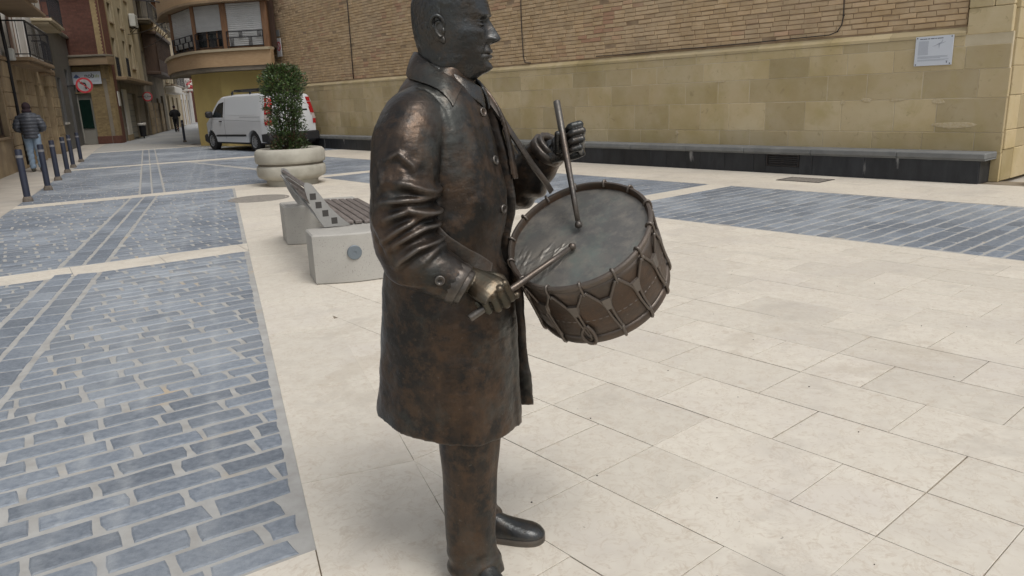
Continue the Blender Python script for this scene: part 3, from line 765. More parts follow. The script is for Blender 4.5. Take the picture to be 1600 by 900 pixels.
for h in (0.34,0.33,0.36,0.34,0.35,0.38,0.40,0.42):
    x = 2.6
    while x < 13.95:
        e = min(x+rw_.uniform(.35,.75), 13.98)
        if not any(x < q[1]+.02 and e > q[0]-.02 and z < q[3] for q in holes): rest.cbox(x+.006,e-.006,-.02-rw_.uniform(0,.02),.02,z+.006,z+h-.006,.012,rw_.random())
        x = e
    z += h
tag(rest.build('stone_facing', M['tanstone'], LH, recalc=False), kind='stuff')
for h in holes[:3]: door(LH, h[0], h[1], h[3], 'darkwood', .22)
door(LH, *holes[4][:2], 2.4, 'darkwood', .22)
for h in (holes[3], holes[5]): window(LH, *h, 'darkwood', .12, 1, True)
for h in holes2: window(LH, *h, 'wood', .16, 1, False, shutter=.35 if h[0] in (4.6,8.6) else 0)
b = MB(); b.cbox(5.62,5.98,0.03,.07,3.05,5.3,.01); b.build('pink_pilaster', mat('dusty_pink', (0.42,0.30,0.26), rough=.9), LH)
balcony(LH, 4.2, 8.9, 3.08, .62, .98, 'brownconc', .22)
balcony(LH, 10.2, 13.9, 4.75, .66, 1.0, 'cream', .2)
balcony(LH, 9.4, 11.2, 3.02, .35, .9, 'brownconc', .18)
b = MB(); b.cbox(-9,6.0,-.95,.05,4.32,4.42,.02); b.cbox(-9,3.4,-1.1,.05,4.42,4.6,.03); b.build('canopy', M['brownconc'], LH)
dp = MB(); dp.tube([(3.85,-.06,0.1),(3.85,-.06,2.9),(3.8,-.08,3.2),(3.75,-.06,4.3)], .045, 10); dp.build('drain_pipe', M['iron'], LH, smooth=True)
tb = MB(); tb.cbox(3.9,4.2,-.22,-.02,2.98,3.3,.02); tb.build('meter_box', M['acwhite'], LH)

# ---------------- dark clad house
DH = empty('dark_house', (-12.25,18.22,0), LROT, 'narrow dark grey clad house between the stone house and the brick corner', 'house')
hd_ = [(14.6,15.6,1.15,2.95),(17.6,18.7,0.3,3.4)]
b = MB(); facade(b, 14.05, 20.95, 0, 4.9, hd_, -0.02, .35); b.build('clad_wall', M['darkclad'], DH)
b = MB(); b.box(14.05,20.9,.36,5,0,4.9); b.build('house_core', M['darkclad'], DH)
for h in hd_: window(DH, *h, 'iron', .1, 0, False)
b = MB(); b.cbox(20.7,21.0,-.10,-.021,0,4.9,.02); b.build('corner_strip', M['greyframe'], DH)
b = MB(); b.cbox(14.5,15.7,-.08,-.021,1.05,1.13,.01); b.build('white_sill', M['whitewall'], DH)
b = MB(); b.cbox(14.0,21.05,-.15,5,4.9,5.0,.02); b.build('parapet', M['greyframe'], DH)

# ---------------- brick corner house with the estate office: front faces us
SROT = math.atan2(math.cos(R(-18)), math.sin(R(-18)))       # street frame: x along the street away, y into the houses on the left
SP = (-18.45, 36.2)
BH = empty('brick_corner_house', (-20.5,37.1,0), 0, 'brown brick corner house with a white shop sign facing down the street', 'house')
fr_holes = [(-.2,.72,0,2.4),(-.2,.72,2.45,2.78)]
b = MB(); facade(b, -.6, 1.75, 0.34, 3.62, [(-.3,.72,.3,2.4),(-.3,.72,2.45,2.76)], 0, .3); b.build('brick_front', M['yelbrick'], BH)
b = MB()
for i in range(44):
    z = .36+i*.0735
    for k in range(5):
        x = .74+k*.205+(.1 if i%2 else 0)
        if x+.19 < 1.78: b.box(x,x+.193,-.008,.0,z,z+.062,random.random())
tag(b.build('facing_bricks', M['yelbrick'], BH), kind='stuff')
b = MB(); b.cbox(.70,1.83,-.05,.3,0,.36,.01); b.build('red_plinth', M['redbrick'], BH)
b = MB(); b.box(-.3,.72,.16,.2,0,2.4); dof = b.build('door', M['greyframe'], BH)
b = MB(); b.box(-.15,.55,.12,.159,.75,2.1); b.build('door_glass', M['greenglass'], dof)
b = MB(); b.box(-.3,.72,.18,.2,2.45,2.76); b.build('transom', M['glass'], BH)
b = MB(); b.cbox(-.6,1.98,-.45,.3,3.65,4.02,.02); b.build('ledge', M['brownconc'], BH)
b = MB(); b.cbox(-.6,1.98,-.5,.3,4.02,4.12,.02); b.build('ledge_cap', M['grime'], BH)
rb = MB(); rb.box(-3,1.72,.02,.4,4.12,7.2); rb.build('upper_wall', M['redbrick'], BH)
b = MB()
for i in range(40):
    z = 4.14+i*.0755
    for k in range(9):
        x = -.55+k*.25+(.125 if i%2 else 0)
        if x+.235 < 1.72: b.box(x,x+.24,.008,.02,z,z+.065,random.random())
tag(b.build('red_facing_bricks', M['redbrick'], BH), kind='stuff')
b = MB(); b.cbox(-2,1.95,-.35,.3,7.2,7.42,.03); b.build('cornice', M['grime'], BH)
b = MB(); b.box(-3,1.7,.0,.3,7.42,10); b.build('attic_wall', M['redbrick'], BH)
b = MB(); b.box(-4,-.35,.4,5.5,0,10); b.box(-.36,1.6,.4,.9,0,10); b.build('house_core', M['redbrick'], BH)
sg = empty('shop_sign', (-20.5,37.06,0), 0, 'white shop sign reading nob over the green glass door of the brick corner house', 'shop sign')
b = MB(); b.cbox(.02,1.36,-.05,-.0,2.8,3.38,.008); b.build('board', M['white'], sg)
b = MB(); b.add([(.06,-.053,3.12),(.22,-.053,3.28),(.30,-.053,3.2),(.42,-.053,3.1),(.30,-.053,3.12),(.20,-.053,3.08)],[(0,1,2,3,4,5)]); b.build('blue_emblem', mat('emblem_blue',(0.10,0.15,0.30),rough=.5), sg)
def text(body, parent, loc, rot, size, m, name='lettering', ext=0.002, align='LEFT'):
    cu = bpy.data.curves.new(name, 'FONT'); cu.body = body; cu.size = size; cu.extrude = ext; cu.align_x = align
    o = bpy.data.objects.new('tmp_t', cu); COL.objects.link(o); bpy.context.view_layer.update()
    me = bpy.data.meshes.new_from_object(o.evaluated_get(bpy.context.evaluated_depsgraph_get())); bpy.data.objects.remove(o)
    me.materials.clear(); me.materials.append(m); q = bpy.data.objects.new(name, me); COL.objects.link(q); q.parent = parent; q.location = loc; q.rotation_euler = rot; return q
text('nob', sg, (.60,-.054,3.10), (R(90),0,0), .30, M['signblack'])
b = MB(); 
for i in range(4): b.box(1.02+i*.075,1.06+i*.075,-.054,-.0505,3.10,3.24-(i%2)*.03)
b.build('faded_letters', mat('faded_green',(0.42,0.46,0.22),rough=.5), sg)
b = MB(); b.box(.75,1.25,-.054,-.0505,2.93,2.95); b.build('small_print', M['greyprint'], sg)

# ---------------- houses along the left side of the street beyond the corner
def street_house(name, x0, x1, h, wall, label, z0=0, core=True):
    o = empty(name, (SP[0],SP[1],0), SROT, label, 'house'); return o
# frame: local x along street, y into the houses
H2 = street_house('cream_house', 0, 13.4, 11, 'cream', 'cream plaster house with tall dark windows and an air conditioner on the street')
b = MB(); facade(b, 1.0, 3.0, 3.05, 10.5, [(3.0,4.3,3,5)], .0, .35); b.build('brick_pier', M['yelbrick'], H2)
h2h = [(3.15,4.15,3.15,5.1),(3.45,4.4,5.85,6.8),(6.6,7.5,3.3,5.2),(6.7,7.6,5.85,6.9),(8.85,10.0,3.85,5.2),(10.8,11.4,3.2,4.4),(3.5,4.4,7.6,9.6),(6.7,7.6,7.6,9.6),(9.4,10.3,7.6,9.6)]
b = MB(); facade(b, 3.0, 13.4, 3.05, 10.5, h2h, .0, .35); b.build('wall', M['cream'], H2)
for h in h2h: window(H2, *h, 'darkwood', .2, 1, h[0] not in (3.15,))
for h in ((3.15,4.15,3.15),(6.6,7.5,3.3)):
    b = MB(); b.bar((h[0],-.05,h[2]+1),(h[1],-.05,h[2]+1),.03); b.bar((h[0],-.05,h[2]+.05),(h[1],-.05,h[2]+.05),.03)
    x = h[0]
    while x < h[1]: b.bar((x,-.05,h[2]+.05),(x,-.05,h[2]+1),.016); x += .11
    b.build('window_rail', M['iron'], H2)
b = MB(); b.cbox(2.2,12.4,-.55,.0,3.0,3.16,.02); b.build('slab_ledge', M['brownconc'], H2)
for xx in (4.9,8.0,10.4): 
    b = MB(); b.box(xx,xx+.35,-.03,-.001,3.2,10.5); b.build('pilaster', M['cream'], H2)
gh = [(1.3,2.1,0.0,2.5),(2.3,3.2,.0,2.45),(3.35,3.85,.7,2.45),(5.1,8.6,0,2.45),(11.6,12.9,0,2.3)]
b = MB(); facade(b, 1.0, 13.4, 0, 3.04, gh, .03, .35); b.build('ground_floor', M['grime'], H2)
b = MB(); b.box(3.86,5.08,-.03,.03,.3,2.6); b.build('white_pier', M['whitewall'], H2)
b = MB(); b.box(3.6,5.1,-.05,.029,0,.3); b.build('pier_foot', M['tanstone'], H2)
door(H2, 1.3,2.1,2.5,'darkwood'); door(H2, 2.3,3.2,2.45,'darkwood'); window(H2, 3.35,3.85,.7,2.45,'darkwood',.15,0,False)
b = MB(); b.box(5.1,8.6,.2,.24,0,2.45); go = b.build('garage_door', mat('garage_grey',(0.17,0.175,0.18),rough=.6), H2)
for i in range(8): b = MB(); b.box(5.15,8.55,.185,.2,.05+i*.3,.3+i*.3); b.build('slat', M['greyframe'], go)
door(H2, 11.6,12.9,2.3,'darkwood')
b = MB(); b.box(3.0,13.4,.36,6,0,10.5); b.build('house_core', M['grime'], H2)
b = MB(); b.cbox(-.2,13.4,-.5,.4,10.5,10.7,.03); b.build('eaves', M['rooftile'], H2)
ac = empty('air_conditioner', (SP[0],SP[1],0), SROT, 'white air conditioner box hung on the cream street house', 'air conditioner')
b = MB(); b.cbox(10.1,11.2,-.38,-.06,6.25,6.95,.03); b.build('casing', M['acwhite'], ac)
b = MB(); b.box(10.3,11.0,-.386,-.381,6.32,6.88)
b.build('fan_grille', M['greyframe'], ac)
for xx in (10.3,11.0): b = MB(); b.bar((xx,-.36,6.22),(xx,0,6.22),.04); b.bar((xx,-.3,6.22),(xx,0,5.95),.03); b.build('bracket', M['iron'], ac)
mb_ = empty('meter_cabinet', (SP[0],SP[1],0), SROT, 'small white meter cabinet fixed at head height beside the dark doorway', 'cabinet')
b = MB(); b.cbox(1.7,2.15,-.12,.028,1.75,2.45,.02); b.build('box', M['acwhite'], mb_)
b = MB(); b.box(1.74,2.11,-.125,-.121,1.8,2.4); b.build('lid', M['whitewall'], mb_)

H3 = street_house('gallery_house', 13.4, 24, 11, 'grime', 'old grey house with a tall dark wooden gallery balcony above the street')
g3 = [(15.0,17.2,7.1,9.2),(14.2,15.0,3.3,5.2),(15.2,16.2,0,2.3),(18.2,19.4,0,2.3),(21.0,22.4,0,2.5)]
b = MB(); facade(b, 13.4, 24.2, 0, 9.5, g3, .02, .4); b.build('wall', M['grime'], H3)
for z0_, z1_ in ((0,.5),(.5,1.0),(1.0,1.5),(1.5,2.0)):
    for a, c in ((13.45,15.1),(16.3,18.1),(19.5,20.9)):
        q = MB(); q.cbox(a,c,-.04,.019,z0_+.01,z1_-.01,.015,random.random()); q.build('stone', M['tanstone'], H3)
for h in g3[2:]: door(H3, h[0],h[1],h[3],'wood')
window(H3, *g3[0], 'darkwood', .2, 1, False); window(H3, *g3[1], 'darkwood', .2, 1, True)
b = MB(); b.cbox(15.2,24.2,-.85,.02,3.75,3.95,.03); gl = b.build('gallery', M['darkwood'], H3)
b = MB(); b.box(15.4,24.0,-.78,-.70,4.0,6.2); b.build('gallery_glazing', M['glass'], gl)
for i in range(13): xx = 15.4+i*.717; b = MB(); b.box(xx-.05,xx+.05,-.82,-.70,3.95,6.25); b.build('post', M['darkwood'], gl)
b = MB(); b.box(15.35,15.45,-.8,.02,3.95,6.25); b.box(23.95,24.05,-.8,.02,3.95,6.25); b.box(15.4,24,-.79,-.71,3.95,4.75); b.build('panelling', M['darkwood'], gl)
b = MB(); b.cbox(15.2,24.2,-.9,.02,6.25,6.45,.03); b.build('gallery_roof', M['darkwood'], gl)
b = MB(); b.box(15.4,24.0,-.80,-.02,6.45,6.95); b.build('patterned_parapet', M['tanstone'], gl)
q = MB()
for i in range(6):
    xx = 16.2+i*1.35
    q.bar((xx-.5,-.815,6.7),(xx,-.815,6.92),.05,.03); q.bar((xx,-.815,6.92),(xx+.5,-.815,6.7),.05,.03); q.bar((xx-.5,-.815,6.7),(xx,-.815,6.48),.05,.03); q.bar((xx,-.815,6.48),(xx+.5,-.815,6.7),.05,.03)
q.build('diamond_tracery', M['cream'], gl)
balcony(H3, 13.6, 24.0, 7.05, .8, 1.1, 'grime', .3)
b = MB(); b.box(13.4,24.2,.41,6,0,9.5); b.build('house_core', M['grime'], H3)
b = MB(); b.cbox(13.3,24.3,-.6,.5,9.5,9.7,.03); b.build('eaves', M['rooftile'], H3)

H4 = street_house('balcony_house', 24.2, 36, 11, 'cream', 'pale house with stacked balconies halfway down the street')
g4 = [(25.9,27.2,7.7,8.9),(29,30.2,7.7,8.9),(26,28,3.6,5.4),(30,31.6,3.6,5.4),(33,34.2,3.6,5.4),(25.2,27,0,2.6),(29,30.5,0,2.5),(32.6,34,0,2.5)]
b = MB(); facade(b, 24.2, 36.4, 0, 9.2, g4, .04, .4); b.build('wall', M['cream'], H4)
for h in g4[:5]: window(H4, *h, 'wood' if h[0]<26 else 'greyframe', .2, 1, True)
for h in g4[5:]: door(H4, h[0],h[1],h[3],'darkwood')
balcony(H4, 24.8, 30.5, 7.45, .8, 1.0, 'grime', .3); balcony(H4, 25, 35, 3.35, .7, 1.0, 'grime', .3)
b = MB(); b.cbox(24.6,30.4,-.75,.04,2.7,3.24,.06); b.build('closed_balcony_base', M['whitewall'], H4)
b = MB(); b.box(24.2,36.4,.41,6,0,9.2); b.build('house_core', M['grime'], H4)
b = MB(); b.add([(24.0,-.7,9.2),(36.5,-.7,9.2),(36.5,.5,9.65),(24.0,.5,9.65),(24.0,-.7,9.1),(36.5,-.7,9.1),(36.5,.5,9.2),(24,.5,9.2)],[(0,1,2,3),(4,7,6,5),(0,4,5,1),(1,5,6,2),(3,2,6,7),(0,3,7,4)]); b.build('roof', M['rooftile'], H4)
b = MB(); b.box(24.4,33.5,.6,5,9.2,10.2); b.build('white_attic', M['whitewall'], H4)
b = MB(); b.add([(23.8,.0,9.75),(33,.0,9.75),(33,3,11.3),(23.8,3,11.3),(23.8,.0,9.7),(33,.0,9.7),(33,3,11.25),(23.8,3,11.25)],[(0,1,2,3),(4,7,6,5),(0,4,5,1),(1,5,6,2),(2,6,7,3),(3,7,4,0)]); b.build('blue_awning', M['bluecloth'], H4)
H5 = street_house('white_house', 36.4, 50, 9, 'whitewall', 'far white rendered house near the end of the street')
g5 = [(37.0,38.2,3.2,4.4),(39.6,40.8,3.2,4.4),(42.4,43.6,3.2,4.4),(38,39.2,5.6,7.2),(41.5,42.7,5.6,7.2),(38,39.4,0,2.4),(42,43.5,0,2.4),(46,47.5,0,2.4),(46,47.2,3.2,4.4)]
b = MB(); facade(b, 36.4, 52, 0, 7.6, g5, .08, .4); b.build('wall', M['whitewall'], H5)
for h in g5:
    if h[2] > 1: window(H5, *h, 'iron', .2, 0, True)
    else: door(H5, h[0],h[1],h[3],'darkwood')
for a in (37.3,40.5,44.5): 
    b = MB(); b.box(a-.5,a-.2,.02,.079,0,2.9); b.build('pilaster', M['tanstone'], H5)
b = MB(); b.box(36.4,52,.41,6,0,7.6); b.build('house_core', M['whitewall'], H5)
b = MB(); b.cbox(36.2,52,-.6,.5,7.6,7.8,.03); b.build('eaves', M['rooftile'], H5)
H6 = street_house('red_end_house', 50, 56, 9, 'redbrick', 'small red brick house closing the far end of the street')
b = MB(); facade(b, -3.6, 3.4, 0, 7, [(-2.4,-1.4,0,2.3),(.4,1.4,.9,2.2),(-2.4,-1.4,3.6,5),(.4,1.4,3.6,5)], 0, .3); b.build('wall', M['redbrick'], H6)
for h in ((.4,1.4,.9,2.2),(-2.4,-1.4,3.6,5),(.4,1.4,3.6,5)): window(H6, *h, 'whitewall', .12, 1, True)
door(H6, -2.4,-1.4,2.3,'darkwood')
b = MB(); b.box(-3.6,3.4,.31,6,0,7); b.build('house_core', M['redbrick'], H6)
b = MB(); b.cbox(-3.8,3.6,-.4,.4,7,7.2,.03); b.build('eaves', M['rooftile'], H6)
H6.location = (-35.2,88.5,0); H6.rotation_euler = (0,0,R(-8))
fb = empty('flower_balcony', (SP[0],SP[1],0), SROT, 'red and white flowers hanging over a balcony at the end of the street', 'flowers')
b = MB(); rr3 = random.Random(2)
for i in range(160): b.sphere((rr3.uniform(44.5,49),rr3.uniform(-.75,-.1),rr3.gauss(3.75,.25)), rr3.uniform(.06,.14), 5, 4, mi=0 if rr3.random()<.62 else 1)
b.build('blossom', [M['red'], M['whitewall']], fb)
b = MB(); b.cbox(44.3,49.2,-.8,.07,3.3,3.45,.02); b.build('balcony_slab', M['whitewall'], fb)

# ---------------- yellow corner building with the bay window (right side of the street)
CB = empty('corner_building', (0,0,0), 0, 'yellow corner building with a brick-banded bay window behind the white van', 'building')
bay = [(-7.75,26.95),(-9.52,27.30),(-10.72,27.85),(-12.25,29.7)]
back = [(-13.6,32.5),(-7.2,36),(-5.0,29.5)]
def loop_wall(mb, pts, z0, z1, th_=.22, tint=.5):
    """vertical faces through pts, with thickness towards the inside"""
    P = np.array(pts); n = len(P); In = []
    for i in range(n):
        d = P[min(i+1,n-1)]-P[max(i-1,0)]; d = d/np.linalg.norm(d); nn = np.array([d[1],-d[0]]);
        if nn[1] < 0: nn = -nn
        In.append(P[i]+nn*th_)
    poly = [tuple(p) for p in P]+[tuple(p) for p in In[::-1]]
    for i in range(n-1):
        mb.add([(*P[i],z0),(*P[i+1],z0),(*In[i+1],z0),(*In[i],z0),(*P[i],z1),(*P[i+1],z1),(*In[i+1],z1),(*In[i],z1)],[(0,3,2,1),(4,5,6,7),(0,1,5,4),(1,2,6,5),(2,3,7,6),(3,0,4,7)],tint)
    return mb
def smooth_pts(pts, n=24):
    return [tuple(p) for p in spline2(pts, n)]
def spline2(pts, n):
    P = np.array(pts, float); k = len(P); out = []
    for i in np.linspace(0, k-1, n):
        a = min(int(i), k-2); t = i-a; p0, p1, p2, p3 = P[max(a-1,0)], P[a], P[a+1], P[min(a+2,k-1)]
        out.append(0.5*((2*p1)+(-p0+p2)*t+(2*p0-5*p1+4*p2-p3)*t*t+(-p0+3*p1-3*p2+p3)*t**3))
    return np.array(out)
bc = spline2([(-8.31,28.08),(-9.97,28.40),(-11.45,29.07),(-13.24,31.33),(-14.66,34.08)], 30)
def offs(pts, d):
    P = np.array(pts); out = []
    for i in range(len(P)):
        t = P[min(i+1,len(P)-1)]-P[max(i-1,0)]; t = t/np.linalg.norm(t); nn = np.array([-t[1],t[0]]);
        if nn[1] > 0: nn = -nn
        out.append(tuple(P[i]+nn*d))
    return out
b = MB(); loop_wall(b, bc, 2.92, 3.44, .25); b.build('brick_band', M['bayband'], CB)
b = MB(); loop_wall(b, offs(bc,.07), 3.44, 3.53, .4); b.build('ledge', M['cream'], CB)
b = MB(); loop_wall(b, offs(bc,-.05), 2.77, 2.92, .3); b.build('soffit_edge', M['grime'], CB)
poly = [tuple(p) for p in offs(bc,-.1)]+[(-12.9,35.5),(-6.6,30.2)]
b = MB(); b.prism(poly, 2.80, 2.88, bottom=True); b.build('soffit', M['grime'], CB)
b = MB(); loop_wall(b, offs(bc,.10), 5.17, 5.99, .4); b.build('upper_band', M['bayband'], CB)
b = MB(); loop_wall(b, offs(bc,.16), 5.11, 5.19, .5); b.build('window_head', M['brownconc'], CB)
b = MB(); loop_wall(b, offs(bc,.02), 5.99, 13.0, .4); b.build('upper_wall', M['brownconc'], CB)  # carried up out of view to shade the street
b = MB(); b.prism([tuple(p) for p in offs(bc,-.6)]+[(-12.4,35.4),(-8.7,30.4)], 3.53, 9.0); b.build('inner_room', M['darkwood'], CB)
# the three glazed sides: posts, blinds, rails
corn = [np.array(p) for p in ((-8.46,28.34),(-10.02,28.63),(-11.37,29.24),(-13.08,31.39))]
for i, c in enumerate(corn):
    w_ = .11 if i in (0,1) else .07
    b = MB(); b.cbox(c[0]-w_,c[0]+w_,c[1]-.08,c[1]+.08,3.53,5.11,.015); b.build('bay_post', M['wood'], CB)
for i in range(3):
    A_, B_ = corn[i], corn[i+1]; d = (B_-A_)/np.linalg.norm(B_-A_); nn = np.array([d[1],-d[0]]); nn = nn if nn[1] > 0 else -nn; L_ = np.linalg.norm(B_-A_)
    a0, b0 = A_+d*.1+nn*.05, B_-d*.08+nn*.05
    wz = MB(); wz.bar((*a0,3.61),(*b0,3.61),.06,.08); wz.bar((*a0,5.07),(*b0,5.07),.06,.08)
    for k in (.33,.66) if i == 1 else (.5,): q = A_+d*L_*k+nn*.08; wz.bar((*q,3.61),(*q,5.07),.05)
    wo_ = wz.build('window', M['wood'], CB)
    g = MB(); g.quad((*(a0+nn*.04),3.61),(*(b0+nn*.04),3.61),(*(b0+nn*.04),5.09),(*(a0+nn*.04),5.09)); g.build('pane', M['glass'], wo_)
    zb = (3.61,4.19,3.74)[i]; zt = 5.09
    nsl = 22; z = zb
    bl = MB(); hh = (zt-zb)/nsl
    for k in range(nsl):
        zz0 = zb+k*hh; p0, p1 = a0-nn*.045, b0-nn*.045
        bl.add([(*p0,zz0),(*p1,zz0),(*(p1-nn*.012),zz0+hh*.5),(*(p0-nn*.012),zz0+hh*.5),(*p1,zz0+hh*.98),(*p0,zz0+hh*.98)],[(0,1,2,3),(3,2,4,5)],random.random())
    bl.build('roller_blind', M['blind'], wo_)
    # iron railing with its little key pattern
    ra_ = MB(); p0, p1 = a0-nn*.14, b0-nn*.14
    for z in (3.61,3.91,4.12): ra_.bar((*p0,z),(*p1,z),.028)
    Lr = np.linalg.norm(p1-p0); k = .14; u = True
    while k < Lr-.05:
        for e in (-.05,.0,.05):
            q = p0+d*(k+e); ra_.bar((*q,3.91 if u else 3.61),(*q,4.12 if u else 3.91),.02)
        u = not u; k += .36
    for q in (p0,p1): ra_.bar((*q,3.53),(*q,4.12),.03)
    ra_.build('railing', M['iron'], CB)
# yellow ground floor below the bay
yl = [(-6.2,28.65),(-7.7,29.0),(-10.85,29.75),(-12.50,31.2),(-12.95,32.35)]
b = MB(); loop_wall(b, yl[1:4], 0, 2.79, .3); loop_wall(b, [yl[0],yl[1]], 0, 2.79, .3); b.build('yellow_wall', M['yellow'], CB)
A_, B_ = np.array(yl[3]), np.array((-13.32,33.2)); d = (B_-A_)/np.linalg.norm(B_-A_)
b = MB(); loop_wall(b, [tuple(A_),tuple(A_+d*.5)], 0, 2.79, .3); loop_wall(b, [tuple(A_+d*2.0),tuple(B_)], 0, 2.79, .3); loop_wall(b, [tuple(A_+d*.5),tuple(A_+d*2.0)], 2.05, 2.79, .3); b.build('yellow_pier', M['yellow'], CB)
nn = np.array([d[1],-d[0]]); nn = nn if nn[0] > 0 else -nn
b = MB(); loop_wall(b, [tuple(A_+d*.5+nn*.75),tuple(A_+d*2.0+nn*.75)], 0, 2.05, .1); b.build('porch_back', M['yellow'], CB)
b = MB(); b.prism([tuple(p) for p in (yl[0],)]+[(-7.6,29.35),(-10.7,30.1),(-11.6,31.2),(-12.2,34.0),(-6.2,34)], 0, 2.77); b.prism([(-8.8,31.2),(-11.8,32.6),(-13.3,35.4),(-20.6,56.0),(-10,60),(-5,36)], 0, 13.0); b.build('core_and_shade_mass', M['yellow'], CB)  # second prism: unseen tall mass along the street, added to shade it

# ---------------- wires across the street
def wire(a, c, sag, r, label):
    o = empty('overhead_wire', (0,0,0), 0, label, 'wire', 'wires slung across the street'); pts = []
    for i in range(15): t = i/14; pts.append(tuple(np.array(a)*(1-t)+np.array(c)*t-np.array([0,0,sag*4*t*(1-t)])))
    b = MB(); b.tube(pts, r, 6); b.build('cable', M['cable'], o, smooth=True)
wire((-20.0,37.0,7.05),(-13.4,31.5,5.6), .05, .03, 'thick double wire highest of the wires across the street')
wire((-21.4,45.2,5.75),(-13.6,32.0,4.9), .1, .018, 'thin middle wire crossing before the cream house')
wire((-22.6,49.5,5.35),(-13.7,32.3,4.5), .1, .018, 'thin low wire crossing near the gallery balcony')
# ================================================================== BRONZE DRUMMER STATUE (local frame: x forward, y to his left, z up)
def bronze(name, dark, brown, green, rough=0.36, brush=0.30, browns=(0.48,0.70), edge=(0.21,0.19,0.17), metal=0.72):
    m = bpy.data.materials.new(name); m.use_nodes = True; N, Lk = nodes_of(m); b = N['Principled BSDF']
    tc = N.new('ShaderNodeTexCoord').outputs['Object']
    def noise(sc, det=7, ro=0.6, vec=tc):
        t = N.new('ShaderNodeTexNoise'); t.inputs['Scale'].default_value = sc; t.inputs['Detail'].default_value = det; t.inputs['Roughness'].default_value = ro; Lk.new(vec, t.inputs['Vector']); return t.outputs['Fac']
    def rg(src, a, c, o0=0., o1=1.):
        r = N.new('ShaderNodeMapRange'); r.inputs[1].default_value=a; r.inputs[2].default_value=c; r.inputs[3].default_value=o0; r.inputs[4].default_value=o1; Lk.new(src, r.inputs[0]); return r.outputs[0]
    def mix(f, A, B):
        x = N.new('ShaderNodeMix'); x.data_type='RGBA'
        if isinstance(f, float): x.inputs[0].default_value = f
        else: Lk.new(f, x.inputs[0])
        for sck, v in ((x.inputs[6],A),(x.inputs[7],B)):
            if isinstance(v, tuple): sck.default_value=(*v,1)
            else: Lk.new(v, sck)
        return x.outputs[2]
    c = mix(rg(noise(5.5), browns[0], browns[1]), dark, brown)
    c = mix(rg(noise(17, 8, .7), 0.46, 0.60, 0, 0.62), c, brown)
    c = mix(rg(noise(11, 8, .7), 0.52, 0.66, 0, 0.75), c, dark)
    c = mix(rg(noise(3.6, 8, .7), 0.50, 0.64, 0, 0.8), c, green)
    mp = N.new('ShaderNodeMapping'); mp.inputs['Scale'].default_value = (1,1,0.18); Lk.new(tc, mp.inputs[0])
    c = mix(rg(noise(14, 8, .65, mp.outputs[0]), 0.56, 0.75, 0, 0.55), c, brown)
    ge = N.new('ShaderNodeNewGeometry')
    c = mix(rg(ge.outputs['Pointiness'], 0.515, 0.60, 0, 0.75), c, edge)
    c = mix(rg(ge.outputs['Pointiness'], 0.497, 0.45, 0, 0.9), c, (0.008,0.008,0.008))        # near-black in the creases
    c = mix(rg(noise(90, 3), 0.66, 0.74, 0, 0.25), c, (0.22,0.22,0.2))
    Lk.new(c, b.inputs['Base Color'])
    b.inputs['Metallic'].default_value = metal; b.inputs['Specular IOR Level'].default_value = 0.6
    Lk.new(rg(noise(9), 0.3, 0.7, rough-0.07, rough+0.12), b.inputs['Roughness'])
    mp2 = N.new('ShaderNodeMapping'); mp2.inputs['Scale'].default_value = (1,1.3,1.7); mp2.inputs['Rotation'].default_value = (0.4,0.5,0.3); Lk.new(tc, mp2.inputs[0])
    h = N.new('ShaderNodeMath'); h.operation = 'ADD'
    Lk.new(rg(noise(24, 6, .6, mp2.outputs[0]), 0, 1, 0, 1.3), h.inputs[0]); Lk.new(rg(noise(150, 3), 0, 1, 0, 0.35), h.inputs[1])
    bp = N.new('ShaderNodeBump'); bp.inputs['Strength'].default_value = brush; bp.inputs['Distance'].default_value = 0.006
    Lk.new(h.outputs[0], bp.inputs['Height']); Lk.new(bp.outputs[0], b.inputs['Normal'])
    return m
M['bronze'] = bronze('dark_bronze', (0.030,0.028,0.026), (0.105,0.066,0.041), (0.074,0.077,0.070), rough=0.34, metal=0.7)
M['bronze_skin'] = bronze('black_bronze', (0.050,0.053,0.054), (0.080,0.062,0.047), (0.060,0.066,0.063), rough=0.29, brush=0.34, browns=(0.6,0.8), edge=(0.17,0.17,0.17))
M['bronze_hand'] = bronze('worn_bronze_hand', (0.060,0.053,0.042), (0.115,0.075,0.042), (0.068,0.07,0.054), rough=0.31, brush=0.15)
M['bronze_drum'] = bronze('brown_bronze', (0.075,0.055,0.042), (0.125,0.076,0.046), (0.07,0.062,0.052), rough=0.42, brush=0.3)
M['bronze_head'] = bronze('blue_grey_bronze', (0.16,0.158,0.15), (0.30,0.275,0.235), (0.17,0.21,0.19), rough=0.5, brush=0.14, metal=0.6)

ST = empty('drummer_statue', (-0.13, 2.15, 0), R(-18), 'life-size dark bronze statue of a bald man in a long coat beating a drum', 'statue')

def remesh(mbs, voxel, smooth=4, fac=0.5):
    """union of closed shapes as one surface: returns vertices, faces"""
    me = bpy.data.meshes.new('tmp'); mb = MB()
    for q in mbs: mb.add(q.v, q.f)
    me.from_pydata(mb.v, [], mb.f)
    bm = bmesh.new(); bm.from_mesh(me); bmesh.ops.recalc_face_normals(bm, faces=bm.faces); bm.to_mesh(me); bm.free()
    o = bpy.data.objects.new('tmp', me); COL.objects.link(o)
    r = o.modifiers.new('r', 'REMESH'); r.mode = 'VOXEL'; r.voxel_size = voxel; r.use_smooth_shade = True
    if smooth:
        s = o.modifiers.new('s', 'SMOOTH'); s.factor = fac; s.iterations = smooth
    dg = bpy.context.evaluated_depsgraph_get(); ev = o.evaluated_get(dg); m2 = bpy.data.meshes.new_from_object(ev)
    bpy.data.objects.remove(o); bpy.data.meshes.remove(me)
    return m2

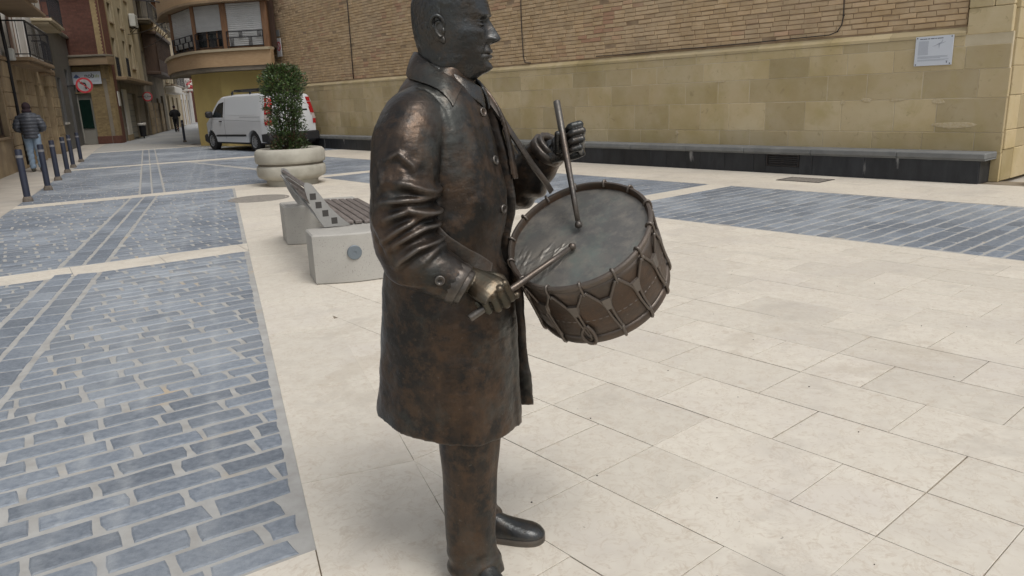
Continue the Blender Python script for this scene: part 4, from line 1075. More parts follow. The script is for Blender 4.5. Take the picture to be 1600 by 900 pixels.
def get_co(me):
    a = np.empty(len(me.vertices)*3); me.vertices.foreach_get('co', a); return a.reshape(-1,3)
def get_no(me):
    a = np.empty(len(me.vertices)*3); me.vertex_normals.foreach_get('vector', a); return a.reshape(-1,3)
def set_co(me, c): me.vertices.foreach_set('co', c.ravel()); me.update()
def finish(me, name, m, parent, smooth=True):
    me.name = name; me.materials.clear(); me.materials.append(m)
    me.polygons.foreach_set('use_smooth', [smooth]*len(me.polygons))
    o = bpy.data.objects.new(name, me); COL.objects.link(o); o.parent = parent; return o
def seg_dist(P, A, B):
    """distance of the points P (n,k) to a polyline"""
    A, B = np.array(A), np.array(B); d = B-A; L2 = (d@d) or 1e-9
    t = np.clip(((P-A)@d)/L2, 0, 1); return np.linalg.norm(P-(A+t[:,None]*d), axis=1), t
def poly_dist(P, pts):
    D = np.full(len(P), 9.0); T = np.zeros(len(P)); n = len(pts)-1
    for i in range(n):
        d, t = seg_dist(P, pts[i], pts[i+1]); k = d < D; D[k] = d[k]; T[k] = (i+t[k])/n
    return D, T
def spline(pts, n):
    """Catmull-Rom through rows of numbers"""
    P = np.array(pts, float); k = len(P); out = []
    for i in np.linspace(0, k-1, n):
        a = min(int(i), k-2); t = i-a; p0, p1, p2, p3 = P[max(a-1,0)], P[a], P[a+1], P[min(a+2,k-1)]
        out.append(0.5*((2*p1)+(-p0+p2)*t+(2*p0-5*p1+4*p2-p3)*t*t+(-p0+3*p1-3*p2+p3)*t**3))
    return np.array(out)
def limb(path, n=40, m=28):
    """tapered tube through rows of x y z r"""
    S = spline(path, n); b = MB(); b.tube([tuple(p[:3]) for p in S], [p[3] for p in S], m); return b
g_ = lambda x, s: np.exp(-(x/s)**2)

# ---- coat torso: superellipse sections with an open front
lev = [ # z, back x, front x, half width right, half width left, exponent
 (0.505,-0.302,0.148,0.236,0.235,2.3),(0.53,-0.298,0.148,0.236,0.235,2.3),(0.65,-0.282,0.147,0.230,0.23,2.3),(0.80,-0.264,0.146,0.222,0.222,2.3),(0.95,-0.244,0.144,0.214,0.215,2.3),
 (1.05,-0.215,0.140,0.208,0.210,2.35),(1.15,-0.172,0.134,0.205,0.208,2.4),(1.25,-0.162,0.120,0.205,0.207,2.4),(1.33,-0.163,0.104,0.205,0.205,2.35),(1.40,-0.166,0.086,0.200,0.200,2.3),(1.45,-0.168,0.070,0.172,0.172,2.2),
 (1.490,-0.159,0.050,0.122,0.122,2.1),(1.515,-0.138,0.038,0.092,0.092,2.0),(1.537,-0.124,0.04,0.072,0.072,2.0)]
LV = spline(lev, 120)
NT = 420
th = np.linspace(0, 2*math.pi, NT, endpoint=False)
ring_pts = []
for z, xb, xf, hr, hl, ex in LV:
    ct, sn = np.cos(th), np.sin(th)
    cx = -0.02
    x = cx + np.where(ct > 0, (xf-cx), (cx-xb))*np.sign(ct)*np.abs(ct)**(2/ex)
    y = np.where(sn > 0, hl, hr)*np.sign(sn)*np.abs(sn)**(2/ex)
    fr = ct > 0.2
    zc = np.clip((1.50-z)/0.10, 0, 1)
    # left flap stands forward, the right flap's edge is at y = 0.004, between them a deep groove
    groove = 1/(1+np.exp(-(y-0.006)/0.0016)) * (1-1/(1+np.exp(-(y-0.050)/0.0022)))
    x = np.where(fr, x - 0.045*groove*zc, x)
    leftf = 1/(1+np.exp(-(y-0.052)/0.002)) * np.exp(-np.clip(y-0.06,0,1)/0.07)
    x = np.where(fr, x + leftf*zc*(0.012+0.020*np.clip((0.75-z)/0.25,0,1)), x)
    x = np.where(fr, x - 0.034*np.exp(-((z-1.03)/0.075)**2)*np.clip((ct-0.2)/0.4,0,1), x)      # pressed in by the drum
    # right flap: slight raised placket
    x = np.where(fr, x + 0.004*zc*np.exp(-((y+0.016)/0.022)**4), x)
    # drape folds in the skirt
    k = np.clip((0.98-z)/0.45, 0, 1)
    fold = 0.011*np.sin(th*7+1.0+1.2*np.sin(z*4)) + 0.008*np.sin(th*12.0+2.0-z*3)
    r_ = 1 + k*fold*np.clip(1.2-np.abs(ct-0.2),0,1)*1.6
    x = cx + (x-cx)*r_; y = y*r_
    zz = np.full(NT, z)
    if z < 0.62:      # hem dips a little at the front
        zz = zz + np.clip((0.66-z)/0.15,0,1)*(-0.020*np.clip(x/0.17,0,1)+0.030*np.clip(-x/0.28,0,1)+0.035*(y>0.045)*(x>0.05))
    ring_pts.append(np.stack([x,y,zz],1))
P = np.array(ring_pts)
tor = MB(); tor.grid(P, False, True)
# hollow hem: an inner ring a hand higher
inner = P[0]*np.array([0.85,0.85,1]) + np.array([-0.012,0,0]); up = inner*np.array([0.97,0.97,1]) + np.array([0,0,0.05])
base = len(tor.v); tor.v += [tuple(p) for p in inner] + [tuple(p) for p in up]
for j in range(NT):
    k = (j+1) % NT
    tor.f += [[j, k, base+k, base+j], [base+j, base+k, base+NT+k, base+NT+j]]; tor.t += [.5,.5]; tor.m += [0,0]
tor.f.append([base+NT+j for j in range(NT)]); tor.f.append([(len(P)-1)*NT+j for j in range(NT)]); tor.t += [.5,.5]; tor.m += [0,0]
# ---- sleeves
RW = np.array([0.067,-0.239,0.978]); RE = np.array([-0.062,-0.262,1.075]); RS = np.array([-0.045,-0.185,1.395])
LW = np.array([0.205,0.232,1.300]); LE = np.array([0.075,0.285,1.155]); LS = np.array([-0.03,0.185,1.395])
rs = limb([(-0.045,-0.09,1.420,0.072),(-0.058,-0.152,1.398,0.088),(-0.064,-0.210,1.340,0.092),(-0.066,-0.243,1.25,0.087),(-0.066,-0.260,1.16,0.087),(-0.058,-0.264,1.085,0.086),(-0.028,-0.258,1.040,0.080),(0.012,-0.250,1.013,0.070),(0.048,-0.243,0.990,0.060),(0.062,-0.240,0.981,0.057)], 70, 36)
ls = limb([(-0.045,0.09,1.420,0.072),(-0.05,0.152,1.398,0.088),(-0.03,0.215,1.335,0.088),(0.02,0.262,1.24,0.08),(0.062,0.282,1.175,0.078),(0.105,0.273,1.19,0.074),(0.15,0.256,1.24,0.066),(0.190,0.238,1.284,0.056)], 60, 32)
coat = remesh([tor, rs, ls], 0.0042, 3)
co = get_co(coat); no = get_no(coat)
D = np.zeros(len(co))
folds = [([(-0.063,1.258),(-0.015,1.247),(0.021,1.222),(0.068,1.203)],.013,.014),([(-0.10,1.205),(-0.017,1.211),(0.065,1.206)],.010,.013),([(-0.093,1.158),(-0.019,1.187),(0.035,1.168),(0.064,1.149)],.012,.014),
 ([(-0.10,1.10),(-0.04,1.14),(0.0,1.162),(0.035,1.171)],.010,.010),([(-0.076,1.09),(0.013,1.140),(0.064,1.135),(0.083,1.117)],.011,.015),([(-0.062,1.045),(0.0,1.090),(0.061,1.104)],.012,.014),
 ([(0.013,1.055),(0.043,1.090),(0.077,1.085)],.010,.010),([(-0.10,1.315),(-0.084,1.255),(-0.1,1.231)],.010,.006),([(-0.095,1.303),(-0.043,1.326),(-0.011,1.294),(0.0,1.25)],.010,.007),
 ([(-0.13,1.02),(-0.06,1.00),(0.02,0.985)],.014,.006),([(-0.12,1.16),(-0.09,1.12),(-0.07,1.06)],.013,.007)]
side = np.clip((-0.203-co[:,1])/0.018, 0, 1)
for pts, sg, am in folds:
    d, t = poly_dist(co[:,[0,2]], pts); D += side*am*1.12*np.exp(-(d/(sg*.82))**2)*np.sin(np.clip(t,0.03,0.97)*math.pi)**0.6
    d2, t2 = poly_dist(co[:,[0,2]]+np.array([0,0.022]), pts); D -= side*am*0.55*np.exp(-(d2/sg)**2)*np.sin(np.clip(t2,0.03,0.97)*math.pi)
# left sleeve folds at the elbow and forearm
lside = np.clip((co[:,1]-0.2)/0.03,0,1)
axis = np.array([0.13,-0.045,0.12]); axis /= np.linalg.norm(axis)
al = (co-np.array([0.075,0.285,1.155]))@axis
D += lside*(0.006*np.sin(al*95+co[:,1]*30)*np.exp(-((al-0.05)/0.08)**2))
# shoulder seam of both sleeves
for sgn in (-1, 1):
    d, t = poly_dist(co*np.array([1,sgn,1]), [(-0.135,0.165,1.36),(-0.10,0.175,1.42),(-0.03,0.165,1.49),(0.03,0.165,1.43),(0.055,0.180,1.36)])
    D -= 0.004*np.sin(np.clip(t,0.02,0.98)*math.pi)*np.exp(-(d/0.006)**2)*1.0
# breast: soft fold running down from the collar
d, t = poly_dist(co, [(0.05,-0.12,1.42),(0.085,-0.12,1.30),(0.10,-0.13,1.18)]); D += 0.005*np.exp(-(d/0.02)**2)*(co[:,1]<0)
d, t = poly_dist(co, [(-0.10,-0.06,1.45),(-0.14,-0.09,1.36),(-0.155,-0.08,1.25)]); D += 0.005*np.exp(-(d/0.025)**2)
D += 0.0015*np.sin(co[:,2]*38+co[:,0]*23)*np.sin(co[:,1]*31+co[:,2]*9)
from mathutils import noise as mno
fr_ = np.array([mno.noise(Vector(p)*22)*1.0+mno.noise(Vector(p)*48)*0.55+mno.noise((p[0]*30,p[1]*30,p[2]*110))*0.35 for p in co.tolist()])
arm_patch = np.exp(-((co[:,0]+0.05)/0.05)**2-((co[:,2]-1.27)/0.06)**2)*side
D += fr_*(0.0016+0.0030*arm_patch)
co = co + no*D[:,None]
set_co(coat, co); coat_o = finish(coat, 'coat', M['bronze'], ST)

# ---- collar of the coat, shirt collar, placket edge
def strip(top, bot, n=40, m=8, bulge=0.012, thick=0.010):
    T, B = spline(top, n), spline(bot, n); P = []
    cen = np.array([-0.03,0,0])
    for a, c in zip(T, B):
        row = []
        for j in range(m+1):
            t = j/m; p = a*(1-t)+c*t; o = np.array([p[0]+0.03, p[1], 0.35*0.1]); o /= np.linalg.norm(o); row.append(p+o*bulge*math.sin(math.pi*t))
        row2 = []
        for j in range(m, -1, -1):
            t = j/m; p = a*(1-t)+c*t; o = np.array([p[0]+0.03, p[1], 0.0]); o /= max(np.linalg.norm(o),1e-6); row2.append(p+o*(bulge*math.sin(math.pi*t)-thick)-np.array([0,0,0.001]))
        P.append(row+row2)
    b = MB(); b.grid(P, False, True); k = len(P[0])
    b.f.append(list(range(k))); b.f.append([(n-1)*k+j for j in range(k)][::-1]); b.t += [.5,.5]; b.m += [0,0]
    return b
mir = lambda L_: [(x,-y,z) for x,y,z in L_]
top = [(-0.1216,0.0,1.582),(-0.0985,-0.045,1.576),(-0.060,-0.074,1.555),(-0.0192,-0.087,1.5305),(0.0136,-0.090,1.5076),(0.0455,-0.082,1.4816)]
bot = [(-0.144,0.0,1.530),(-0.118,-0.072,1.512),(-0.062,-0.112,1.492),(-0.020,-0.130,1.474),(0.010,-0.139,1.452),(0.038,-0.145,1.425)]
bpy.context.view_layer.update()
def off_coat(p, d):
    """push a point out along the coat's surface so that it lies d above it"""
    ok, loc, nr, _ = coat_o.closest_point_on_mesh(Vector(p)); q = Vector(p)-loc; h = q.dot(nr); return tuple(Vector(p)+nr*max(0, d-h))
bot = [off_coat(p, 0.005) for p in bot]; top = [off_coat(p, 0.008) if i > 2 else p for i, p in enumerate(top)]
cl = strip(mir(top)[::-1][:-1]+top, mir(bot)[::-1][:-1]+bot, 90, 10, 0.003, 0.011)
cm = remesh([cl], 0.0028, 2); finish(cm, 'collar', M['bronze'], ST)
sc_top = [(-0.100,0.0,1.575),(-0.085,-0.05,1.565),(-0.03,-0.072,1.540),(0.03,-0.058,1.512),(0.066,-0.022,1.487),(0.074,-0.006,1.478)]
sc_bot = [(-0.11,0.0,1.53),(-0.09,-0.06,1.52),(-0.03,-0.088,1.50),(0.04,-0.075,1.468),(0.078,-0.045,1.440),(0.088,-0.018,1.418)]
M_in = M['bronze_skin']
b = strip(mir(sc_top)[::-1][:-1]+sc_top, mir(sc_bot)[::-1][:-1]+sc_bot, 70, 8, 0.004, 0.008); finish(remesh([b], 0.0028, 2), 'shirt_collar', M_in, ST)
# upturned inner lapel of the left side, seen beyond the neck
b = strip([(0.045,0.06,1.50),(0.085,0.05,1.455),(0.115,0.045,1.40),(0.132,0.046,1.32),(0.145,0.048,1.22)], [(0.03,0.115,1.45),(0.075,0.105,1.41),(0.108,0.09,1.36),(0.128,0.082,1.30),(0.144,0.07,1.22)], 40, 6, 0.006, 0.012)
finish(remesh([b], 0.003, 2), 'lapel', M['bronze'], ST)
# buttons
def button(p, nrm, r=0.013, name='button'):
    nrm = Vector(nrm).normalized(); q = nrm.to_track_quat('Z','Y').to_matrix()
    b = MB(); b.lathe([(0,.0),(r,.0),(r*1.02,.004),(r*.9,.0065),(r*.66,.006),(r*.6,.0045),(0,.0045)], 20)
    b.v = [tuple(q@Vector(v)+Vector(p)) for v in b.v]; return b.build(name, M['bronze'], ST, smooth=True)
def on_coat(x0, y, z, dirv=(1,0,0)):
    hit, loc, nr, _ = coat_o.ray_cast(Vector((x0,y,z)), Vector(dirv)); return (loc, nr) if hit else (Vector((x0,y,z)), -Vector(dirv))
bpy.context.view_layer.update()
for z in (1.412, 1.282, 1.147):
    loc, nr = on_coat(0.4, -0.036, z, (-1,0,0)); button(loc-nr*0.0015, nr)
loc, nr = on_coat(0.045, -0.6, 1.005, (0,1,0)); button(loc-nr*0.001, nr, 0.013)
for dz in (1.20,):
    loc, nr = on_coat(0.4, 0.028, dz, (-1,0,0))
# cuffs: raised band with a strap
def band(c, ax, r, w, th_, name, m):
    ax = Vector(ax).normalized(); q = ax.to_track_quat('Z','Y').to_matrix()
    b = MB(); P = []
    for (rr, z) in ((r-.02,-w/2),(r,-w/2),(r+th_*.7,-w/2+.003),(r+th_,0),(r+th_*.7,w/2-.002),(r,w/2),(r-.012,w/2),(r-.016,w/2-.015)):
        P.append([(rr*math.cos(2*math.pi*i/36)*(1+.03*math.sin(3*i)), rr*math.sin(2*math.pi*i/36)*(1+.03*math.sin(2*i)), z) for i in range(36)])
    b.grid(P, False, True); b.v = [tuple(q@Vector(v)+Vector(c)) for v in b.v]; return b.build(name, m, ST, smooth=True)
ra = RW-np.array([0.012,-0.250,1.013]); ra = ra/np.linalg.norm(ra)
band(RW-ra*0.006, ra, 0.054, 0.034, 0.004, 'cuff', M['bronze']); band(RW+ra*0.012, ra, 0.046, 0.026, 0.003, 'shirt_cuff', M['bronze'])
la = LW-LE; la = la/np.linalg.norm(la)
band(LW-la*0.018, la, 0.055, 0.03, 0.004, 'cuff', M['bronze']); band(LW-la*0.0, la, 0.046, 0.024, 0.003, 'shirt_cuff', M['bronze'])

# ---- head and neck
prof = [ # z, front x (no nose), back x, half width
 (1.470,0.046,-0.090,0.068),(1.500,0.055,-0.088,0.066),(1.512,0.070,-0.087,0.065),(1.522,0.086,-0.086,0.065),(1.530,0.098,-0.085,0.066),(1.540,0.1065,-0.084,0.0675),(1.552,0.111,-0.083,0.0695),(1.560,0.1130,-0.083,0.0705),(1.567,0.1150,-0.083,0.072),(1.576,0.1175,-0.083,0.073),(1.586,0.118,-0.083,0.0745),(1.600,0.116,-0.084,0.0765),(1.620,0.113,-0.087,0.079),
 (1.640,0.112,-0.0895,0.0805),(1.655,0.115,-0.091,0.0815),(1.672,0.122,-0.092,0.083),(1.69,0.1205,-0.0915,0.084),(1.710,0.114,-0.088,0.083),(1.730,0.102,-0.080,0.078),(1.748,0.081,-0.066,0.067),(1.762,0.053,-0.046,0.048),(1.770,0.024,-0.024,0.026),(1.772,0.0,0.0,0.003)]
H = spline(prof, 260); NH = 300
HY = R(11)
thh = np.linspace(-math.pi, math.pi, NH, endpoint=False)
rows_ = []
for z, xf, xb, hw in H:
    ct, sn = np.cos(thh), np.sin(thh)
    cx = 0.002
    ze = z - np.clip((1.590-z)/0.055,0,1)*0.034*np.clip(1-ct,0,0.8)*(ct>0)
    xf = np.interp(ze, [p[0] for p in prof], [p[1] for p in prof])
    k = np.clip((z-1.52)/0.03,0,1)*np.clip((1.70-z)/0.05,0,1)
    ef = 2.0+0.25*k
    x = np.where(ct>0, cx+(xf-cx)*np.abs(ct)**(2/ef), cx-(cx-xb)*np.abs(ct)**(2/2.1))
    # the jaw narrows toward the chin
    y = hw*np.sign(sn)*np.abs(sn)**(2/2.05)
    nar = np.clip((1.60-z)/0.07,0,1)*np.clip(x/0.10,0,1)
    y = y*(1-0.22*nar*np.clip((z-1.505)/0.02,0,1))
    rows_.append(np.stack([x,y,np.full(NH,z)],1))
Q = np.array(rows_); X, Y, Z = Q[...,0].copy(), Q[...,1].copy(), Q[...,2].copy()
front = (X > 0.03).astype(float)
def bump(y0, z0, sy, sz, a, sym=True, rot=0.0):
    out = 0
    for s in ((-1,1) if sym else (1,)):
        yy, zz_ = Y*s-y0, Z-z0
        if rot: yy, zz_ = yy*math.cos(rot)+zz_*math.sin(rot), -yy*math.sin(rot)+zz_*math.cos(rot)
        out = out + a*np.exp(-(yy/sy)**2-(zz_/sz)**2)
    return out*front
dX = np.zeros_like(X)
# nose: ridge with a width that grows to the wings
nz = np.array([1.6655,1.655,1.645,1.635,1.625,1.615,1.609,1.604,1.600,1.595]); nx = np.array([0.000,0.006,0.0135,0.020,0.0255,0.0310,0.0330,0.0300,0.019,0.0])
ns = np.array([0.008,0.0085,0.0095,0.0105,0.012,0.0135,0.0145,0.0145,0.014,0.013])
N_ = np.interp(Z, nz[::-1], nx[::-1]); S_ = np.interp(Z, nz[::-1], ns[::-1])
dX += front*N_*np.exp(-np.abs(Y/S_)**2.2)
dX += bump(0.0150,1.6075,0.0062,0.0075,0.0125)            # nostril wings
dX += bump(0.0085,1.6010,0.0035,0.0030,-0.007)
dX += bump(0.031,1.6500,0.0155,0.0105,-0.0185)           # eye sockets
dX += bump(0.0335,1.6475,0.0118,0.0068,0.0135)           # eyeballs
dX += bump(0.0335,1.6530,0.0145,0.0025,0.0065)           # upper lid
dX += bump(0.0335,1.6495,0.0115,0.0013,-0.0035)          # lid slit
dX += bump(0.0335,1.6425,0.0130,0.0022,0.0048)           # lower lid
dX += bump(0.034,1.6360,0.015,0.0035,-0.0036)            # bag below
dX += bump(0.034,1.6675,0.0190,0.0058,0.0085, rot=-0.16) # brows
dX += bump(0.0,1.6620,0.007,0.008,-0.0015, False)
dX += bump(0.045,1.6240,0.017,0.012,0.0075)               # cheekbones
dX += bump(0.042,1.590,0.014,0.018,-0.0070)
for t in np.linspace(0,1,7): dX += bump(0.0175+0.016*t,1.603-0.034*t,0.0042,0.0075,-0.0034)   # nasolabial fold
dX += bump(0.0,1.5795,0.0270,0.0060,0.0070, False)       # upper lip
dX += bump(0.0,1.5665,0.0230,0.0055,0.0090, False)       # lower lip
dX += bump(0.0,1.5730,0.0260,0.0017,-0.0062, False)      # mouth line
dX += bump(0.0265,1.5730,0.005,0.005,-0.0035)
dX += bump(0.0,1.5900,0.0035,0.006,-0.0018, False)       # philtrum
dX += bump(0.0,1.5575,0.020,0.0045,-0.0030, False)       # below the lip
dX += bump(0.0,1.5390,0.0230,0.0130,0.0165, False)       # chin
for zf in (1.689,1.699,1.711): dX += bump(0.0,zf,0.045,0.0018,-0.0016, False)
for zf in (0.0,0.006,0.012): dX += bump(0.056,1.648-zf,0.008,0.0012,-0.0016)                # crow's feet
X2 = X + dX*np.clip(1.25-np.abs(Y)/0.07,0,1)
Y2 = Y.copy()
tmp = (X>0.02)&(X<0.10)
Y2 *= 1 - 0.04*np.exp(-((X-0.085)/0.03)**2-((Z-1.665)/0.025)**2)     # temples
Y2 *= 1 + 0.045*np.exp(-((X-0.065)/0.03)**2-((Z-1.622)/0.02)**2)      # zygomatic arch
Y2 *= 1 + 0.04*np.exp(-((X-0.02)/0.03)**2-((Z-1.553)/0.018)**2)       # jaw angle
# short hair: a slightly raised, streaked cap
hl_ = 0.004*np.sin(Y*140)+np.where(X>0.0, 1.690+0.20*np.clip(X-0.045,0,1), 1.60+0.55*np.clip(X+0.02,0,0.12))
hair = 1/(1+np.exp(-(Z-hl_)/0.004))*np.clip((0.098-X)/0.02,0,1)
from mathutils import noise as mno2
tuft = np.array([mno2.noise((x_*150, y_*190, z_*75)) + 0.6*mno2.noise((x_*330, y_*330, z_*170)) for x_, y_, z_ in zip(X.ravel(), Y.ravel(), Z.ravel())]).reshape(X.shape)
hn = hair*(0.0034 + 0.0017*tuft) + (1-hair)*0.00035*tuft
rad = np.stack([X2-0.0, Y2, (Z-1.66)*0.9],-1); rad /= np.linalg.norm(rad,axis=-1,keepdims=True)
HP = np.stack([X2,Y2,Z],-1)+rad*hn[...,None]
hd = MB(); hd.grid(HP, False, True); hd.f.append(list(range(NH))[::-1]); hd.f.append([(len(H)-1)*NH+j for j in range(NH)]); hd.t += [.5,.5]; hd.m += [0,0]
hd_o_v = np.array(hd.v)
def place_head(v):
    v = np.array(v); c, s = math.cos(HY), math.sin(HY); px = v[:,0]+0.0; k = np.clip((v[:,2]-1.47)/0.06,0,1)
    out = np.stack([c*px - s*v[:,1], s*px + c*v[:,1], v[:,2]], 1); return v*(1-k)[:,None] + out*k[:,None] + np.array([-0.021,0,-0.003])
for_v = np.array(hd.v); lowz = for_v[:,2] < 1.62; for_v[lowz,2] = 1.62-(1.62-for_v[lowz,2])*1.10; hd.v = [tuple(p) for p in place_head(for_v)]
hd.build('head', M['bronze_skin'], ST, smooth=True)
# ears
def ear(sgn):
    shapes = MB()
    # outline in the side plane (x, z): helix
    hel = [(0.004,1.6335),(0.0065,1.6480),(0.0,1.6610),(-0.012,1.6665),(-0.0235,1.6610),(-0.0275,1.6480),(-0.0230,1.6330),(-0.0140,1.6180),(-0.0035,1.6060),(0.0055,1.5985)]
    S = spline(hel, 40); out = [-0.005+0.012*math.sin(math.pi*min(1,i/30)) for i in range(40)]
    shapes.tube([(x,sgn*(0.0815+o),z) for (x,z),o in zip(S,out)], [0.0042+0.0014*math.sin(math.pi*i/39)+(0.0022 if i>32 else 0) for i in range(40)], 10)
    s2 = MB(); anti = [(-0.004,1.652),(-0.013,1.648),(-0.0165,1.636),(-0.012,1.622),(-0.003,1.612)]
    S2 = spline(anti, 24); s2.tube([(x,sgn*(0.085),z) for x,z in S2], 0.0034, 8)
    s3 = MB(); s3.sphere((0.0045,sgn*0.0825,1.6275),(0.0045,0.004,0.0075),10,8)
    s4 = MB(); s4.sphere((0.003,sgn*0.0815,1.6045),(0.0052,0.0034,0.0085),12,8)
    s5 = MB(); s5.sphere((-0.0085,sgn*0.0795,1.634),(0.0175,0.0058,0.034),16,10)
    me = remesh([shapes,s2,s3,s4,s5], 0.0014, 4)
    c = get_co(me); c[:,0] += 0.002; c = place_head(c); set_co(me, c); finish(me, 'ear', M['bronze_skin'], ST)
ear(-1); ear(1)

# ---- hands: palm and five fingers closed round the stick
def hand(P, stick, a, palm_side, thumb=None, sc=1.0, slack=0.0):
    """P: where the stick crosses the middle of the fist; stick: direction towards the index side; a: wrist-to-knuckle direction"""
    k = np.array(stick, float); k /= np.linalg.norm(k); a = np.array(a, float); a -= k*(a@k)*0.75; a /= np.linalg.norm(a)
    nb = np.cross(a, k)*palm_side; nb /= np.linalg.norm(nb); k2 = k - a*(k@a); k2 /= np.linalg.norm(k2)
    parts = []
    off = np.array([0.031,0.0105,-0.0105,-0.030])*sc                        # index ... little
    rad = np.array([0.0108,0.0112,0.0106,0.0092])*sc
    l1 = np.array([0.040,0.043,0.040,0.033])*sc; l2 = np.array([0.025,0.028,0.026,0.021])*sc; l3 = np.array([0.021,0.023,0.022,0.019])*sc
    K = P + nb*0.0325*sc + a*0.004*sc                                        # centre of the knuckle row
    W = K - a*0.082*sc - nb*0.006*sc
    for i in range(4):
        M0 = K + k2*off[i] - a*(0.002,0.0,0.004,0.011)[i]*sc - nb*(0.002,0,0.002,0.006)[i]*sc
        cv = slack*(0.5 if i else 1.0)
        ang1 = R(60-cv*24 + (0,4,8,12)[i]); d1 = a*math.cos(ang1) - nb*math.sin(ang1); Pp = M0 + d1*l1[i]
        ang2 = R(148-cv*30 + (0,3,5,8)[i]); d2 = a*math.cos(ang2) - nb*math.sin(ang2); Pm = Pp + d2*l2[i]
        ang3 = R(215-cv*40); d3 = a*math.cos(ang3) - nb*math.sin(ang3); Pt = Pm + d3*l3[i]
        b = MB(); r_ = rad[i]
        pts = [M0-a*0.028*sc-nb*0.006*sc, M0, M0+d1*l1[i]*.5, Pp-d1*0.002, Pp+d2*0.004, Pm-d2*.002, Pm+d3*.004, Pt]
        rr = [r_*.85, r_*1.14, r_*.96, r_*1.04, r_*1.02, r_*.92, r_*.9, r_*.68]
        b.tube([tuple(p) for p in pts], rr, 12); parts.append(b)
        s = MB(); s.sphere(tuple(Pt), r_*.70, 10, 8); parts.append(s)
        s = MB(); s.sphere(tuple(M0+nb*0.001), r_*1.12, 10, 8); parts.append(s)
        s = MB(); s.sphere(tuple(Pp), r_*1.05, 10, 8); parts.append(s)
        t = MB(); t.tube([tuple(W+k2*off[i]*.45+nb*0.012*sc), tuple(M0+nb*0.004)], [0.004, 0.0042], 6); parts.append(t)   # tendon
    # palm: loft from wrist to knuckles
    Pm_ = []
    for t_, wd, hb, hp in ((-0.15,0.027,0.021,-0.021),(0.1,0.030,0.021,-0.021),(0.4,0.038,0.019,-0.024),(0.75,0.042,0.017,-0.020),(1.0,0.040,0.010,-0.010)):
        c = W + (K-W)*t_ + nb*(hb+hp)*0.5*sc
        ring_ = []
        for q in np.linspace(0,2*math.pi,20,endpoint=False):
            ring_.append(c + k2*wd*sc*np.sign(math.cos(q))*abs(math.cos(q))**.8 + nb*(hb-hp)*.5*sc*math.sin(q))
        Pm_.append(ring_)
    Pa_ = np.array(Pm_); Pm_ = spline(Pa_.reshape(5,-1), 16).reshape(16,20,3)
    b = MB(); b.grid(Pm_, False, True); n_ = 20; b.f.append(list(range(n_))[::-1]); b.f.append([(len(Pm_)-1)*n_+j for j in range(n_)]); b.t += [.5]*2; b.m += [0]*2; parts.append(b)
    # thumb: leaves the side of the palm near its base, lies along the stick and closes on the index finger
    T0 = W + a*0.022*sc + k2*0.026*sc - nb*0.010*sc
    T1 = W + a*0.050*sc + k2*0.052*sc - nb*0.022*sc
    T2 = P + k*0.036*sc - nb*0.016*sc - a*0.004*sc
    T3 = P + k*0.050*sc - nb*0.013*sc + a*0.014*sc
    if thumb is not None: T2, T3 = np.array(thumb[0]), np.array(thumb[1]); T1 = (T0+T2)/2 - nb*0.004
    b = MB(); S = spline([(*T0,.0155*sc),(*T1,.0130*sc),(*T2,.0118*sc),(*T3,.0085*sc)], 16); b.tube([tuple(p[:3]) for p in S], [p[3] for p in S], 12); parts.append(b)
    s = MB(); s.sphere(tuple(T3), .0088*sc, 10, 8); parts.append(s)
    return parts, W
# right hand and its stick
A0, A1 = np.array([0.102,-0.262,0.893]), np.array([0.325,-0.003,1.041])
dA = (A1-A0)/np.linalg.norm(A1-A0)
PR = A0 + dA*0.088
pr, WR = hand(PR, dA, (0.93,0.12,-0.14), 1, sc=1.14)
fore = MB(); fore.tube([tuple(RW-ra*0.02), tuple((RW+ra*0.012+WR)/2), tuple(WR+(PR-WR)*0.1)], [0.034,0.031,0.029], 16)
finish(remesh(pr+[fore], 0.0016, 7, .5), 'hand', M['bronze_hand'], ST)
def stick(a, c, r0, r1, name='drumstick'):
    a, c = np.array(a), np.array(c); d = c-a; b = MB()
    pts = [a, a+d*.005, a+d*.35, a+d*.75, c-d*.05]; b.tube([tuple(p) for p in pts], [r0*.85, r0, r0*.97, r1*1.1, r1], 14)
    b.sphere(tuple(c-d*0.02), (0.0115,0.0115,0.0115), 14, 10); return b.build(name, M['bronze'], ST, smooth=True)
stick(A0, A1, 0.0105, 0.0075)
# left hand and its stick
B0, B1 = np.array([0.232,0.205,1.432]), np.array([0.327,0.055,1.082])
dB = (B0-B1)/np.linalg.norm(B0-B1)
PL = B1 + (B0-B1)*0.70
pl, WL = hand(PL+np.array([0.033,0.024,-0.004]), dB, (0.62,0.12,0.55), -1, slack=0.0, sc=1.10, thumb=(PL+np.array([-0.020,0.016,-0.036]), PL+np.array([-0.0165,0.000,0.012])))
fore = MB(); fore.tube([tuple(LW-la*0.03), tuple((LW+la*0.0+WL)/2), tuple(WL+(PL-WL)*0.15)], [0.036,0.032,0.029], 16)
finish(remesh(pl+[fore], 0.0017, 6, .5), 'hand', M['bronze_skin'], ST)
stick(B0, B1, 0.0105, 0.0075)

